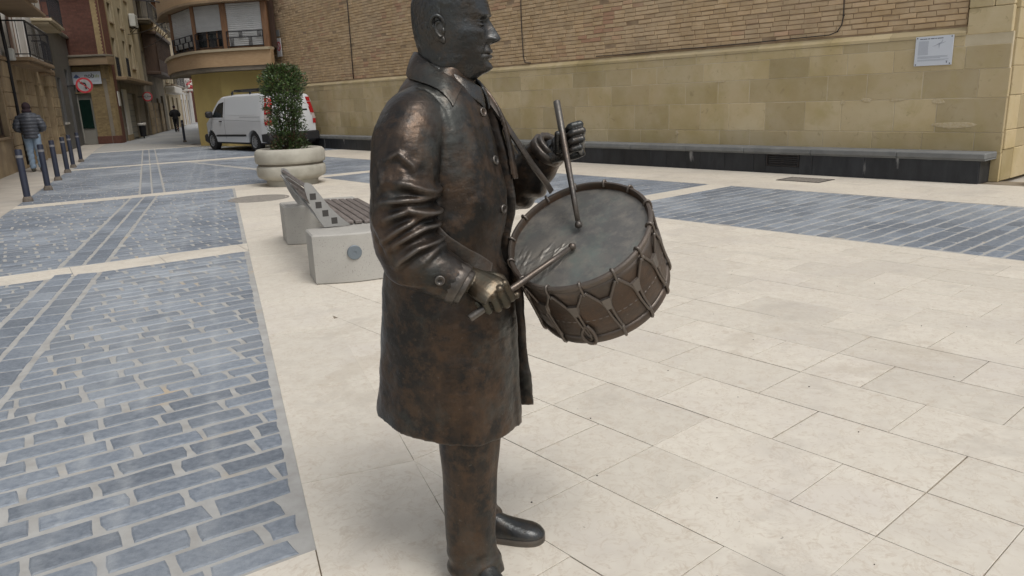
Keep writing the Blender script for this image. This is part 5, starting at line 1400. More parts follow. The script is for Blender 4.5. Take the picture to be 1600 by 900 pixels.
# ---- trousers and shoes
def leg(path, seed, name='trouser_leg'):
    S = spline(path, 110); m_ = 72; P = []; q = random.Random(seed); ph = [q.uniform(0,6) for _ in range(6)]
    for x, y, z, rx, ry in S:
        row = []
        for j in range(m_):
            t = 2*math.pi*j/m_
            st_ = math.exp(-((z-0.07)/0.06)**2)
            w_ = 1 + 0.020*math.sin(3*t+ph[0]+z*9) + 0.045*st_*math.sin(z*110+2.2*math.sin(t+ph[1])) + 0.018*math.sin(z*34+1.5*math.sin(t*2+ph[2]))*math.exp(-((z-0.42)/0.14)**2)
            crease = 0.05*math.exp(-((t-0.0)/0.12)**2)+0.05*math.exp(-((t-2*math.pi)/0.12)**2)
            row.append((x+rx*math.cos(t)*(w_+crease), y+ry*math.sin(t)*w_, z+0.006*st_*math.sin(2*t+ph[3])))
        P.append(row)
    b = MB(); b.grid(P, False, True); b.f.append(list(range(m_))[::-1]); b.f.append([(len(P)-1)*m_+j for j in range(m_)]); b.t += [.5]*2; b.m += [0]*2
    return b.build(name, M['bronze'], ST, smooth=True)
leg([(0.028,-0.105,0.585,0.085,0.075),(0.028,-0.112,0.56,0.090,0.085),(0.026,-0.118,0.50,0.092,0.094),(0.024,-0.122,0.40,0.085,0.088),(0.020,-0.128,0.28,0.079,0.080),(0.016,-0.132,0.16,0.075,0.076),(0.022,-0.134,0.09,0.080,0.076),(0.028,-0.134,0.055,0.088,0.078),(0.026,-0.134,0.046,0.080,0.070)], 1)
leg([(-0.050,0.10,0.59,0.080,0.075),(-0.055,0.105,0.565,0.088,0.085),(-0.062,0.112,0.50,0.088,0.088),(-0.062,0.114,0.40,0.082,0.083),(-0.066,0.114,0.28,0.074,0.074),(-0.068,0.114,0.16,0.070,0.070),(-0.060,0.114,0.10,0.074,0.068),(-0.054,0.114,0.075,0.080,0.068),(-0.056,0.114,0.068,0.072,0.062)], 2)
def shoe(pos, yaw):
    # sections along the length: x, half width, height, sole half width
    sec = [(-0.095,0.018,0.062,0.020),(-0.085,0.030,0.078,0.032),(-0.06,0.036,0.092,0.038),(-0.02,0.038,0.105,0.040),(0.03,0.040,0.098,0.042),(0.075,0.044,0.078,0.047),(0.12,0.049,0.064,0.052),(0.155,0.047,0.056,0.050),(0.18,0.036,0.046,0.040),(0.195,0.018,0.032,0.021),(0.199,0.004,0.024,0.006)]
    S = spline(sec, 50); P = []; Q = []
    c, s = math.cos(yaw), math.sin(yaw)
    tr = lambda x,y,z: (pos[0]+c*x-s*y, pos[1]+s*x+c*y, z)
    for x, w_, h, sw in S:
        row = []
        for j in range(24):
            t = 2*math.pi*j/24; yy = w_*math.copysign(abs(math.cos(t))**.85, math.cos(t)); zz = 0.024+(h-0.024)*max(0,math.sin(t)) if math.sin(t)>0 else 0.016
            cr = 0.0018*math.sin((x-0.06)*330)*math.exp(-((x-0.085)/0.02)**2)*(math.sin(t)>0)
            row.append(tr(x,yy,zz+cr))
        P.append(row)
        Q.append([tr(x, k*sw, z) for k, z in ((-1,0.0),(-1.05,0.010),(-1.0,0.022),(1.0,0.022),(1.05,0.010),(1,0.0))])
    b = MB(); b.grid(P, False, True); b.f.append(list(range(24))); b.f.append([(49)*24+j for j in range(24)]); b.t += [.5]*2; b.m += [0]*2
    o = b.build('shoe', M['bronze_skin'], ST, smooth=True)
    b = MB(); b.grid(Q, False, True); b.f.append(list(range(6))); b.f.append([(49)*6+j for j in range(6)]); b.t += [.5]*2; b.m += [0]*2
    b.build('sole', M['bronze'], o, auto=40)
shoe((-0.022,0.105), R(8)); shoe((0.055,-0.150), R(-42))

# ---- drum
DN = np.array([-0.1779,-0.5560,0.8119]); DN /= np.linalg.norm(DN); DC_ = np.array([0.3254,0.035,1.0719])
xa = np.cross([0,1,0], DN); xa /= np.linalg.norm(xa); ya = np.cross(DN, xa)
DM = Matrix(((xa[0],ya[0],DN[0]),(xa[1],ya[1],DN[1]),(xa[2],ya[2],DN[2])))
RR, DL = 0.217, 0.245
dm = lambda p: tuple(DM@Vector((p[0]*0.974, p[1]*0.974, p[2]))+Vector(DC_))
def in_drum(b): b.v = [dm(v) for v in b.v]; return b
def rr_(t, z=0): return 1+0.006*math.sin(3*t+1)+0.004*math.sin(5*t)
def ringloft(prof, n=120, wob=True):
    P = []
    for r_, z in prof: P.append([(r_*(rr_(2*math.pi*i/n) if wob else 1)*math.cos(2*math.pi*i/n), r_*(rr_(2*math.pi*i/n) if wob else 1)*math.sin(2*math.pi*i/n), z) for i in range(n)])
    b = MB(); b.grid(P, False, True); return b
b = ringloft([(0.188,-0.03),(0.211,-0.012),(0.2125,-0.05),(0.2135,-0.12),(0.2115,-0.20),(0.207,-DL+0.01),(0.15,-DL+0.004),(0.001,-DL+0.006)])
drum = in_drum(b).build('drum', M['bronze_drum'], ST, smooth=True)
b = ringloft([(0.204,-0.022),(0.2075,-0.004),(0.2105,0.0015),(0.216,0.0015),(0.2205,-0.004),(0.2195,-0.016),(0.2165,-0.021),(0.2085,-0.022)]); in_drum(b).build('hoop', M['bronze_drum'], drum, auto=35)
b = ringloft([(0.200,-DL+0.014),(0.209,-DL+0.026),(0.2125,-DL+0.024),(0.2145,-DL+0.020),(0.2145,-DL+0.006),(0.214,-DL),(0.200,-DL+0.002)]); in_drum(b).build('hoop', M['bronze_drum'], drum, auto=35)
# drum skin: a dished disc with wrinkles beside the player's hand
nr, na = 70, 200; P = []
for i in range(nr+1):
    r_ = 0.2065*i/nr; row = []
    for j in range(na):
        t = 2*math.pi*j/na; x, y = r_*math.cos(t), r_*math.sin(t)
        z = -0.018 + 0.0005*math.sin(x*60)*math.sin(y*50)
        row.append((x*rr_(t), y*rr_(t), z))
    P.append(row)
P = np.array(P)
# world wrinkle centre: in the drum plane
def to_plane(p):
    d = np.array(p)-DC_; return np.array([d@xa, d@ya])
wr = to_plane((0.205,-0.035,0.985)); rw = random.Random(5)
for q in range(46):
    cx_, cy_ = wr[0]+rw.uniform(-.085,.085), wr[1]+rw.uniform(-.06,.06); an = rw.uniform(-0.5,0.6)+0.9; ln_ = rw.uniform(.02,.055)
    p0 = (cx_-ln_*math.cos(an), cy_-ln_*math.sin(an)); pm = (cx_+rw.uniform(-.006,.006), cy_+rw.uniform(-.006,.006)); p1 = (cx_+ln_*math.cos(an), cy_+ln_*math.sin(an))
    fl = P[...,:2].reshape(-1,2); d, t = poly_dist(fl, [p0,pm,p1]); P[...,2] += (0.0024*np.exp(-(d/0.0026)**2)*np.sin(np.clip(t,.02,.98)*math.pi)).reshape(P.shape[:2])
b = MB(); b.grid(P, False, True); in_drum(b).build('drum_skin', M['bronze_head'], drum, smooth=True)
# cords with leather tugs
def cyl(t, z, r_): return (r_*rr_(t)*math.cos(t), r_*rr_(t)*math.sin(t), z)
NC_ = 14
for i in range(NC_):
    t0 = 2*math.pi*(i+0.2)/NC_; dt = 2*math.pi/NC_
    for sgn in (-1, 1):
        tt_ = [t0+sgn*dt*0.46, t0+sgn*dt*0.30, t0+sgn*dt*0.10, t0+sgn*dt*0.055+dt*.05, t0+dt*0.16+sgn*dt*0.04]
        zz_ = [-0.030, -0.058, -0.098, -0.155, -DL+0.035]
        rr2 = [0.2205, 0.2175, 0.2165, 0.2160, 0.2175]
        b = MB(); S = spline([cyl(a_, z_, r_) for a_, z_, r_ in zip(tt_, zz_, rr2)], 18); b.tube([tuple(p) for p in S], 0.0043, 7); in_drum(b).build('cord', M['bronze_drum'], drum, smooth=True)
    b = MB(); S = spline([cyl(t0+dt*.5, -0.042, 0.2185), cyl(t0+dt*.5, -0.012, 0.2235), cyl(t0+dt*.5, 0.004, 0.219), cyl(t0+dt*.5, 0.003, 0.209), cyl(t0+dt*.5, -0.008, 0.203)], 12); b.tube([tuple(p) for p in S], 0.0040, 7); in_drum(b).build('loop', M['bronze_drum'], drum, smooth=True)
    b = MB(); S = spline([cyl(t0+dt*.16, -DL+0.045, 0.2175), cyl(t0+dt*.16, -DL+0.012, 0.2185), cyl(t0+dt*.16, -DL-0.003, 0.214), cyl(t0+dt*.16, -DL-0.003, 0.205)], 10); b.tube([tuple(p) for p in S], 0.0048, 7); in_drum(b).build('loop', M['bronze_drum'], drum, smooth=True)
    b = MB(); P = []
    for a_, z_ in ((-.13,-.078),(-.10,-.100),(-.07,-.118)):
        P.append([cyl(t0+dt*(a_*k_+.012), z_, r_) for k_, r_ in ((1.5,.2135),(1.0,.2215),(-1.0,.2215),(-1.5,.2135))])
    b.grid(P, False, True); b.f.append([0,1,2,3]); b.f.append([8,9,10,11]); b.t += [.5]*2; b.m += [0]*2; in_drum(b).build('tug', M['bronze_drum'], drum, auto=30)
# a rope loop that hangs near the lower rim, twisted cord round the shell
tl = 2*math.pi*(10.2)/NC_
b = MB(); S = spline([cyl(tl+.05,-.165,.213), cyl(tl-.03,-.195,.222), cyl(tl+.03,-.228,.226), cyl(tl+.12,-.225,.226), cyl(tl+.13,-.19,.222), cyl(tl+.07,-.165,.215)], 30); b.tube([tuple(p) for p in S], 0.0058, 8); in_drum(b).build('rope_loop', M['bronze_drum'], drum, smooth=True)
b = MB(); S = [cyl(2*math.pi*i/200, -0.150, 0.2105+0.0012*math.sin(i*2.2)) for i in range(200)]; S.append(S[0]); b.tube(S, 0.0030, 6); in_drum(b).build('cord_ring', M['bronze_drum'], drum, smooth=True)

# ---- straps
def ribbon(pts, nrm, w_, th_, name):
    S = spline([tuple(p)+tuple(n_) for p, n_ in zip(pts, nrm)], 40); P = []
    for i in range(40):
        p = S[i,:3]; n_ = S[i,3:]/np.linalg.norm(S[i,3:]); tn = S[min(i+1,39),:3]-S[max(i-1,0),:3]; tn /= np.linalg.norm(tn); s_ = np.cross(tn, n_); s_ /= np.linalg.norm(s_)
        P.append([p-s_*w_/2, p-s_*w_/2+n_*th_, p-s_*w_*.4+n_*(th_+.001), p+s_*w_*.4+n_*(th_+.001), p+s_*w_/2+n_*th_, p+s_*w_/2])
    b = MB(); b.grid(P, False, True); b.f.append(list(range(6))); b.f.append([39*6+j for j in range(6)]); b.t += [.5]*2; b.m += [0]*2
    return b.build(name, M['bronze'], ST, auto=40)
sp = []
sp = [((-0.005,-0.214,1.115),(0,-1,.1)), ((0.022,-0.211,1.085),(.2,-1,.1))]
for (x_, z_) in ((0.06,1.045),(0.09,1.015),(0.118,0.985)):
    loc, nr = on_coat(x_, -0.5, z_, (0,1,0)) if x_ < 0.03 else on_coat(0.5, -0.215+1.15*(x_-0.02), z_, (-1,0,0)); sp.append((tuple(loc+nr*0.003), tuple((nr+Vector((0,0,.05))).normalized())))
ribbon([p for p, _ in sp], [n__ for _, n__ in sp], 0.042, 0.006, 'strap')
ribbon([(0.055,0.035,1.468),(0.098,0.050,1.405),(0.135,0.085,1.330),(0.170,0.130,1.255),(0.200,0.170,1.195),(0.212,0.190,1.165)], [(.8,-.3,.5),(.8,-.5,.4),(.8,-.6,.3),(.7,-.7,.2),(.7,-.7,.2),(.7,-.7,.2)], 0.017, 0.007, 'strap')
# ================================================================== STREET FURNITURE
M['bollard'] = mat('dark_blue_bollard', (0.022,0.028,0.05), (0.03,0.036,0.058), rough=0.45, nscale=8, coords='obj')
M['bollband'] = mat('grey_band', (0.20,0.20,0.21), rough=0.5)
M['bollfoot'] = mat('rusty_foot', (0.16,0.135,0.11), (0.10,0.085,0.07), rough=0.9, nscale=20)
def bollard(x, y, label, h=0.9, lean=0.0):
    o = empty('bollard', (x,y,0), random.uniform(0,3), label, 'bollard', 'dark bollards along the pavement edge'); o.rotation_euler[1] = lean
    b = MB(); b.lathe([(.055,.0),(.055,h-.02),(.05,h),(0,h+.004)], 18); b.build('post', M['bollard'], o, smooth=False, auto=30)
    b = MB(); b.lathe([(.0565,h*.84),(.0575,h*.845),(.0575,h*.885),(.0565,h*.89)], 18); b.build('band', M['bollband'], o)
    b = MB(); b.lathe([(.085,.0),(.08,.05),(.062,.085),(.056,.09)], 14); b.build('foot', M['bollfoot'], o, auto=30)
    return o
for (x, y), lb in zip(((-8.40,13.1),(-9.19,15.03),(-10.25,17.2),(-11.28,19.4),(-12.14,21.2),(-13.27,23.65)),
    ('dark bollard nearest the camera on the left pavement edge', 'second dark bollard, right in front of the man in jeans', 'third dark bollard, just right of the man in the padded jacket', 'fourth dark bollard, between the jacket man and the dark house', 'fifth dark bollard, second from the far end of the pavement row', 'farthest dark bollard of the pavement row, beside the dark house')):
    bollard(x, y, lb)
bollard(-14.83, 35.2, 'lone dark bollard standing in the street left of the yellow building', 1.0)

def disc_sign(name, loc, az, r, label, kind, arm):
    """round traffic sign; az = the direction it faces"""
    o = empty(name, loc, math.atan2(-math.cos(R(az)), -math.sin(R(az)))-math.pi/2+math.pi, label, 'traffic sign')
    o.rotation_euler[2] = math.pi-R(az)
    # local -y faces the viewer
    b = MB(); b.lathe([(0,-.012),(r,-.012),(r,.012),(0,.012)], 40); b.v = [(x, z, y) for x, y, z in b.v]; b.build('plate', M['greystone'], o)
    b = MB(); b.lathe([(0,0),(r*.985,0)], 40); b.v = [(x, -.014, y) for x, y, z in b.v]; b.build('white_face', M['signwhite'], o)
    b = MB(); ring(b, (0,0), r*.76, r*.985, -.017, -.0145, 40); b.build('red_ring', M['red'], o)
    if kind == 'noleft':
        b = MB(); t = .065*r/.4*1.5
        def q(pts): b.add([(x*r, -.016, z*r) for x,z in pts], [list(range(len(pts)))])
        q([(.06,-.48),(.26,-.48),(.26,.02),(.06,.10)]); q([(.06,.10),(.26,.02),(.16,.30),(.02,.36),(-.18,.36),(-.18,.16),(-.02,.16)]); q([(-.18,.50),(-.50,.26),(-.18,.02)])
        b.build('turn_arrow', M['signblack'], o)
        b = MB(); b.bar((-.56*r,-.0175,.56*r),(.56*r,-.0175,-.56*r), .004, .13*r); b.build('red_bar', M['red'], o)
    else:
        text('2,3m', o, (0,-.016,-.17*r), (R(90),0,0), .58*r, M['signblack'], 'lettering', .001, 'CENTER')
        b = MB(); b.add([(-.72*r,-.0165,.16*r),(-.52*r,-.0165,0),(-.72*r,-.0165,-.16*r)],[(0,1,2)]); b.add([(.72*r,-.0165,.16*r),(.52*r,-.0165,0),(.72*r,-.0165,-.16*r)],[(0,2,1)]); b.build('width_arrows', M['signblack'], o)
    b = MB(); b.tube([(0,.0,0),(0,.06,0),arm], .02, 8); b.build('bracket', M['iron'], o)
    return o
disc_sign('no_left_turn_sign', (-19.0,35.2,2.70), 150, .345, 'round red-rimmed no left turn sign before the brick corner house', 'noleft', (-1.3,.9,0))
disc_sign('width_limit_sign', (-20.75,45.0,2.28), 155, .27, 'round red-rimmed 2,3m width limit sign on the old street houses', 'width', (-.9,.6,0))

tbn = empty('litter_bin', (-20.05,42.3,0), R(20), 'dark litter bin with a white bag rim against the street houses', 'bin')
b = MB(); b.lathe([(.15,.12),(.19,.72),(.20,.74),(.17,.74),(.13,.16)], 18); b.build('bucket', M['iron'], tbn, smooth=False, auto=30)
b = MB(); b.lathe([(.185,.70),(.215,.71),(.225,.80),(.19,.84),(.15,.80)], 18); b.build('bag_rim', M['whitewall'], tbn, smooth=True)
b = MB(); b.box(-.03,.03,.16,.2,0,.9); b.build('post', M['iron'], tbn)

# ---------------- concrete bench with timber slats
M['concrete'] = mat('speckled_concrete', (0.40,0.385,0.35), (0.34,0.325,0.295), rough=0.85, nscale=2.5, c3=(0.24,0.23,0.21), n3=95, lo3=0.60, hi3=0.68, bump=0.2, bscale=110, bdist=0.002, coords='obj')
M['slatwood'] = mat('weathered_slat', (0.115,0.095,0.085), (0.19,0.165,0.15), rough=0.55, nscale=9, stretch=(.6,6,6), tint=0.15, coords='obj', bump=0.2, bscale=30)
M['platesteel'] = mat('painted_steel', (0.33,0.325,0.31), (0.28,0.275,0.26), rough=0.5, metal=0.25, nscale=10, coords='obj')
M['darkhole'] = mat('dark_hole_square', (0.05,0.046,0.042), rough=0.8)  # flat dark colour put in for the shade inside the plate holes
M['disc'] = mat('grey_disc', (0.17,0.20,0.225), rough=0.45, metal=0.5)
BR = math.atan2(math.cos(R(-22.3)), math.sin(R(-22.3)))
bn = empty('park_bench', (-1.62,6.02,0), BR, 'bench of pale concrete blocks and grey timber slats behind the statue', 'bench')
# local x = along the bench away from us, local y = to the left (behind); the seat runs towards -y
def block(x0, x1, bulge_near, name='concrete_block'):
    W_, Hb = 0.82, 0.415; n = 14; near = []; farr = []
    for i in range(n+1):
        t = i/n; y = -W_*t; near.append((x0-bulge_near*math.sin(math.pi*t), y)); farr.append((x1+ (0.05*math.sin(math.pi*t)), y))
    poly = near+farr[::-1]
    b = MB(); c = .012
    ins_ = inset(poly, c); N = len(poly)
    vs = [(x,y,0) for x,y in ins_]+[(x,y,.01) for x,y in poly]+[(x,y,Hb-c) for x,y in poly]+[(x,y,Hb) for x,y in ins_]
    fs = [[N*k+i, N*k+(i+1)%N, N*(k+1)+(i+1)%N, N*(k+1)+i] for k in range(3) for i in range(N)]+[list(range(N))[::-1],[3*N+i for i in range(N)]]
    b.add(vs, fs); return b.build(name, M['concrete'], bn, auto=35)
nb_ = block(0.0, 0.36, .10); block(2.02, 2.42, .10)
b = MB(); b.lathe([(0,-.0),(.012,.001),(.014,.004),(.056,.004),(.06,.0),(.06,-.06)][::-1], 32); b.v = [(-z-.1015, y-.32, x+.255) for x, y, z in b.v]; d_o = b.build('steel_disc', M['disc'], nb_, auto=30)
# seat slats
for i in range(6):
    y = -.385-.078*i
    s_ = MB(); s_.cbox(.34,2.06,y-.032,y+.032,.425-.004*i,.455-.004*i,.006,random.random()); s_.build('seat_slat', M['slatwood'], bn, recalc=False)
for x in (.42,1.98):
    b = MB(); b.box(x-.02,x+.02,-.80,-.33,.40,.424); b.build('seat_rail', M['platesteel'], bn)
# back: curved steel plates, dark squares standing in for shaded holes, slats between them
def back_plate(x, name='end_plate'):
    pts = [(-.16,.42),(-.06,.44),(.02,.50),(.08,.60),(.115,.70),(.13,.79),(.12,.81),(.09,.80),(.03,.70),(-.05,.585),(-.12,.50),(-.19,.43)]
    dy_ = -.21
    outer = [(.055,.425),(.10,.50),(.145,.60),(.175,.70),(.19,.79),(.182,.815),(.155,.815)] 
    inner_ = [(.125,.80),(.06,.70),(-.01,.59),(-.09,.50),(-.17,.425)]
    poly = [(y_+dy_, z_) for y_, z_ in outer+inner_]
    b = MB(); N = len(poly)
    b.add([(x,y,z) for y,z in poly]+[(x+.012,y,z) for y,z in poly], [list(range(N)),[N+i for i in range(N)][::-1]]+[[i,(i+1)%N,N+(i+1)%N,N+i] for i in range(N)])
    return b.build(name, M['platesteel'], bn)
slots = [(y_-.21, z_) for y_, z_ in ((-.035,.475),(.035,.545),(.085,.62),(.125,.695))]
for x in (.30,2.05):
    p = back_plate(x)
    for (y, z) in slots:
        b = MB(); b.cbox(x-.0015,x+.002,y-.026,y+.026,z-.028,z+.028,.002) if x < 1 else b.cbox(x+.010,x+.0135,y-.026,y+.026,z-.028,z+.028,.002); b.build('hole_square', M['darkhole'], p)
for (y, z), a in zip(slots+[(.160-.21,.775)], (58,50,46,48,52)):
    c, s = math.cos(R(a)), math.sin(R(a)); w_, t_ = .025, .012
    q = [(y+c*w_-s*t_, z+s*w_+c*t_),(y-c*w_-s*t_, z-s*w_+c*t_),(y-c*w_+s*t_, z-s*w_-c*t_),(y+c*w_+s*t_, z+s*w_-c*t_)]
    b = MB(); b.add([(.314,u,v) for u,v in q]+[(2.048,u,v) for u,v in q],[(0,1,2,3),(7,6,5,4),(0,4,5,1),(1,5,6,2),(2,6,7,3),(3,7,4,0)],random.random()); b.build('back_slat', M['slatwood'], bn)
b = MB(); b.bar((.45,-.17,.43),(1.85,.0,.76),.016); b.build('brace', M['platesteel'], bn)

# ---------------- round planter and shrub
M['plconc'] = mat('planter_concrete', (0.42,0.40,0.34), (0.34,0.32,0.27), rough=0.9, nscale=3, c3=(0.27,0.26,0.21), n3=1.6, lo3=0.55, hi3=0.75, bump=0.2, bscale=50, bdist=0.004, coords='obj')
PX, PY = -4.10, 14.35
pl = empty('round_planter', (PX,PY,0), 0, 'round pale concrete planter with two bulging rings holding the shrub', 'planter')
b = MB(); b.lathe([(.50,0),(.50,.10),(.56,.13),(.645,.17),(.665,.22),(.668,.33),(.655,.38),(.63,.395)], 64); b.build('lower_ring', M['plconc'], pl, auto=50)
b = MB(); b.lathe([(.625,.39),(.625,.43)], 64); b.build('groove', M['grime'], pl, smooth=True)
b = MB(); b.lathe([(.63,.43),(.665,.445),(.68,.49),(.68,.60),(.665,.67),(.63,.705),(.58,.715),(.54,.70),(.525,.66),(.52,.60)], 64); b.build('upper_ring', M['plconc'], pl, auto=50)
M['soil'] = mat('dark_soil', (0.05,0.04,0.03), (0.09,0.07,0.05), rough=1, nscale=15, bump=.5)
b = MB(); b.lathe([(.53,.61),(.3,.63),(0,.65)], 40); b.build('soil', M['soil'], pl)
M['leafdark'] = mat('shrub_leaf', (0.036,0.064,0.022), (0.075,0.115,0.038), rough=0.38, nscale=3, tcol=((0.11,0.19,0.045),0.62,0.98), tint=0.3, coords='obj', spec=.5)
M['leafred'] = mat('young_red_leaf', (0.10,0.045,0.028), (0.07,0.06,0.025), rough=0.45, nscale=3, tint=0.3, coords='obj')
M['twig'] = mat('twig', (0.06,0.045,0.03), rough=0.9)
sh = empty('shrub', (PX,PY,.60), 0, 'upright glossy green shrub growing out of the round concrete planter', 'shrub')
lf = MB(); tw = MB(); r3 = random.Random(11)
def crown_r(z, a):
    base = np.interp(z, [0,.12,.3,.6,.9,1.15,1.4,1.6,1.75], [.34,.40,.35,.37,.38,.43,.47,.44,.30])
    return base*(1+.15*math.sin(3*a+z*4)+.13*math.sin(5*a-z*9))
for i in range(26):
    a = r3.uniform(0,6.28); rr4 = r3.uniform(.0,.12); zt = r3.uniform(1.2,1.75); re_ = crown_r(zt*.95,a)*r3.uniform(.3,.9)
    x0, y0 = rr4*math.cos(a), rr4*math.sin(a); pts = [(x0,y0,-.02),(x0+.3*re_*math.cos(a),y0+.3*re_*math.sin(a),zt*.5),(re_*math.cos(a+.2),re_*math.sin(a+.2),zt)]
    tw.tube(pts, [.010,.007,.003], 5)
def leaf(c, d, up, L_, w_, tint, mi):
    d = Vector(d).normalized(); s = d.cross(Vector(up)).normalized(); n = s.cross(d); c = Vector(c)
    lf.add([c, c+d*L_*.45+s*w_+n*.004, c+d*L_, c+d*L_*.45-s*w_+n*.004, c+d*L_*.5-n*L_*.07], [(0,1,4),(1,2,4),(2,3,4),(3,0,4)], tint, mi)
N_L = 0
while N_L < 8600:
    z = r3.uniform(0,1.78)
    dens = np.interp(z,[0,.15,.3,.7,.95,1.2,1.78],[1,1,.85,.8,.9,1,1])
    if r3.random() > dens: continue
    a = r3.uniform(0,6.28); R_ = crown_r(z,a); r_ = R_*math.sqrt(r3.uniform(.08,1)); 
    # gaps: leaves sit in clumps
    cl_ = math.sin(a*2.3+z*9)+math.sin(z*13-a*4+r_*9)+math.sin(a*6+z*5)
    if cl_ < -0.9 and z < 1.15: continue
    p = (r_*math.cos(a), r_*math.sin(a), z+r3.uniform(-.03,.03)); out = (math.cos(a)*.7+r3.gauss(0,.5), math.sin(a)*.7+r3.gauss(0,.5), r3.gauss(.35,.45))
    red = (z > 1.6 and r3.random() < .16) or (z < .35 and r3.random() < .28) or r3.random() < .05
    leaf(p, out, (r3.gauss(0,.4),r3.gauss(0,.4),1), r3.uniform(.045,.095), r3.uniform(.011,.022), min(.99,r3.random()*(.75 if z < 1.0 else 1.0)), 1 if red else 0); N_L += 1
sh.scale = (.84,.84,.88); pl.scale = (.95,.95,.95)
lf.build('foliage', [M['leafdark'], M['leafred']], sh, recalc=False); tw.build('stems', M['twig'], sh)

# ---------------- white van seen from behind on its left side
M['vanwhite'] = mat('white_van_paint', (0.66,0.68,0.70), rough=0.28, coat=0.5, coords='obj')
M['vanblack'] = mat('black_plastic', (0.02,0.02,0.022), rough=0.6)
M['rubber'] = mat('tyre_rubber', (0.018,0.018,0.018), rough=0.85)
M['rim'] = mat('grey_rim', (0.30,0.31,0.32), rough=0.4, metal=0.6)
M['tailred'] = mat('tail_lamp_red', (0.42,0.015,0.02), rough=0.2, coat=.5)
M['tailclear'] = mat('tail_lamp_clear', (0.5,0.42,0.4), rough=0.15)
VR = R(135)     # heading az -45
van = empty('parked_van', (-8.55+.0,25.55,0), VR, 'white panel van with red tail lamps parked before the yellow building', 'van')
# local: x forward, y to its left; rear axle at x = 0.0; rear end at x=-0.95, front end 3.9
HWID = 0.93
van.location = (-8.25 - math.sin(R(45))*0.0 + math.cos(R(45))*0.80, 25.31 + math.cos(R(45))*0.80, 0)
def van_top(x):
    return np.interp(x, [-.98,-.95,-.90,-.80,-.3,1.5,2.35,2.62,3.05,3.35,3.72,3.88,3.93], [1.0,1.35,1.70,1.84,1.90,1.90,1.86,1.74,1.36,1.12,0.98,0.80,0.62])
def van_bot(x):
    b = 0.30
    for ax in (0.0, 3.2):
        d = abs(x-ax)
        if d < 0.42: b = max(b, 0.32+math.sqrt(max(0,0.42**2-d*d))*.92)
    return b
def van_half(x, z):
    top = van_top(x); w_ = HWID*np.interp(x, [-.98,-.9,-.6,3.0,3.6,3.9], [.90,.96,1,1,.93,.78])
    inn = np.interp(z, [0.3,0.6,1.0,1.12,1.80,1.9], [.97,1.0,1.0,.985,.84,.78])
    return w_*inn
xs_ = np.concatenate([np.linspace(-.98,-.5,12), np.linspace(-.44,.44,24), np.linspace(.5,2.7,34), np.linspace(2.78,3.62,24), np.linspace(3.65,3.93,10)])
def sect(x):
    t, bz = van_top(x), min(van_bot(x), van_top(x)-.15); pts = []
    zs_ = np.linspace(bz, t-.10, 16)
    for z in zs_: pts.append((x, van_half(x,z), z))
    w_ = van_half(x, t-.10)
    for k in range(1,6): a = k/6*math.pi/2; pts.append((x, w_-.16*(1-math.cos(a)), t-.10+.085*math.sin(a)))
    for k in range(0,5): pts.append((x, (w_-.16)*(1-(k+.5)/5), t-.012+.012*(k+1)/5))
    return pts
P = []
for x in xs_:
    h_ = sect(x); P.append(h_+[(p[0],-p[1],p[2]) for p in h_[::-1]])
P = np.array(P); b = MB(); b.grid(P, False, True); k = P.shape[1]; b.f.append(list(range(k))); b.f.append([(len(P)-1)*k+j for j in range(k)]); b.t += [.5]*2; b.m += [0]*2
body = b.build('body', M['vanwhite'], van, auto=32)
def side_patch(name, poly, m, off=.006, parent=van, sgn=1, sub=10):
    """panel that follows the side of the van; poly in x,z"""
    P_ = np.array(poly); z0_, z1_ = P_[:,1].min(), P_[:,1].max(); b = MB(); rows_ = []
    for i in range(sub+1):
        z = z0_+(z1_-z0_)*i/sub; xsx = []
        for j in range(len(P_)):
            a, c = P_[j], P_[(j+1)%len(P_)]
            if (a[1]-z)*(c[1]-z) <= 0 and abs(a[1]-c[1]) > 1e-6: t = (z-a[1])/(c[1]-a[1]); xsx.append(a[0]+(c[0]-a[0])*t)
        if not xsx: continue
        rows_.append([(x, sgn*(van_half(x,z)+off), z) for x in np.linspace(min(xsx),max(xsx),8)])
    b.grid(rows_); inn_ = [[(x, y-sgn*.02, z) for x,y,z in r_] for r_ in rows_]; b.grid(inn_); return b.build(name, m, parent, smooth=True)
M['panelgrey'] = mat('panel_seam', (0.35,0.36,0.37), rough=.5)
dr = side_patch('door_seam', [(2.03,.42),(2.05,1.78),(2.02,1.78),(2.0,.42)], M['panelgrey'], .003)
side_patch('side_window', [(2.10,1.14),(2.12,1.66),(2.45,1.64),(2.70,1.48),(2.98,1.14)], M['glass'], .005)
side_patch('window_pillar', [(2.05,1.12),(2.06,1.70),(2.12,1.70),(2.10,1.12)], M['vanwhite'], .010)
side_patch('load_panel', [(-.30,1.20),(-.42,1.72),(1.88,1.75),(1.94,1.20)], mat('panel_white', (0.60,0.625,0.645), rough=.35, coords='obj'), .004)
side_patch('crease', [(-.6,.985),(-.6,.995),(3.0,1.085),(3.0,1.07)], M['panelgrey'], .002)
side_patch('rub_strip', [(.48,.50),(.48,.57),(2.76,.55),(2.76,.48)], M['vanblack'], .018)
side_patch('slide_rail', [(-.55,1.125),(-.55,1.14),(.9,1.15),(.9,1.135)], M['panelgrey'], .006)
hd2 = MB(); hd2.cbox(2.20,2.38,HWID+.0,HWID+.035,.985,1.02,.008); hd2.build('door_handle', M['vanblack'], van)
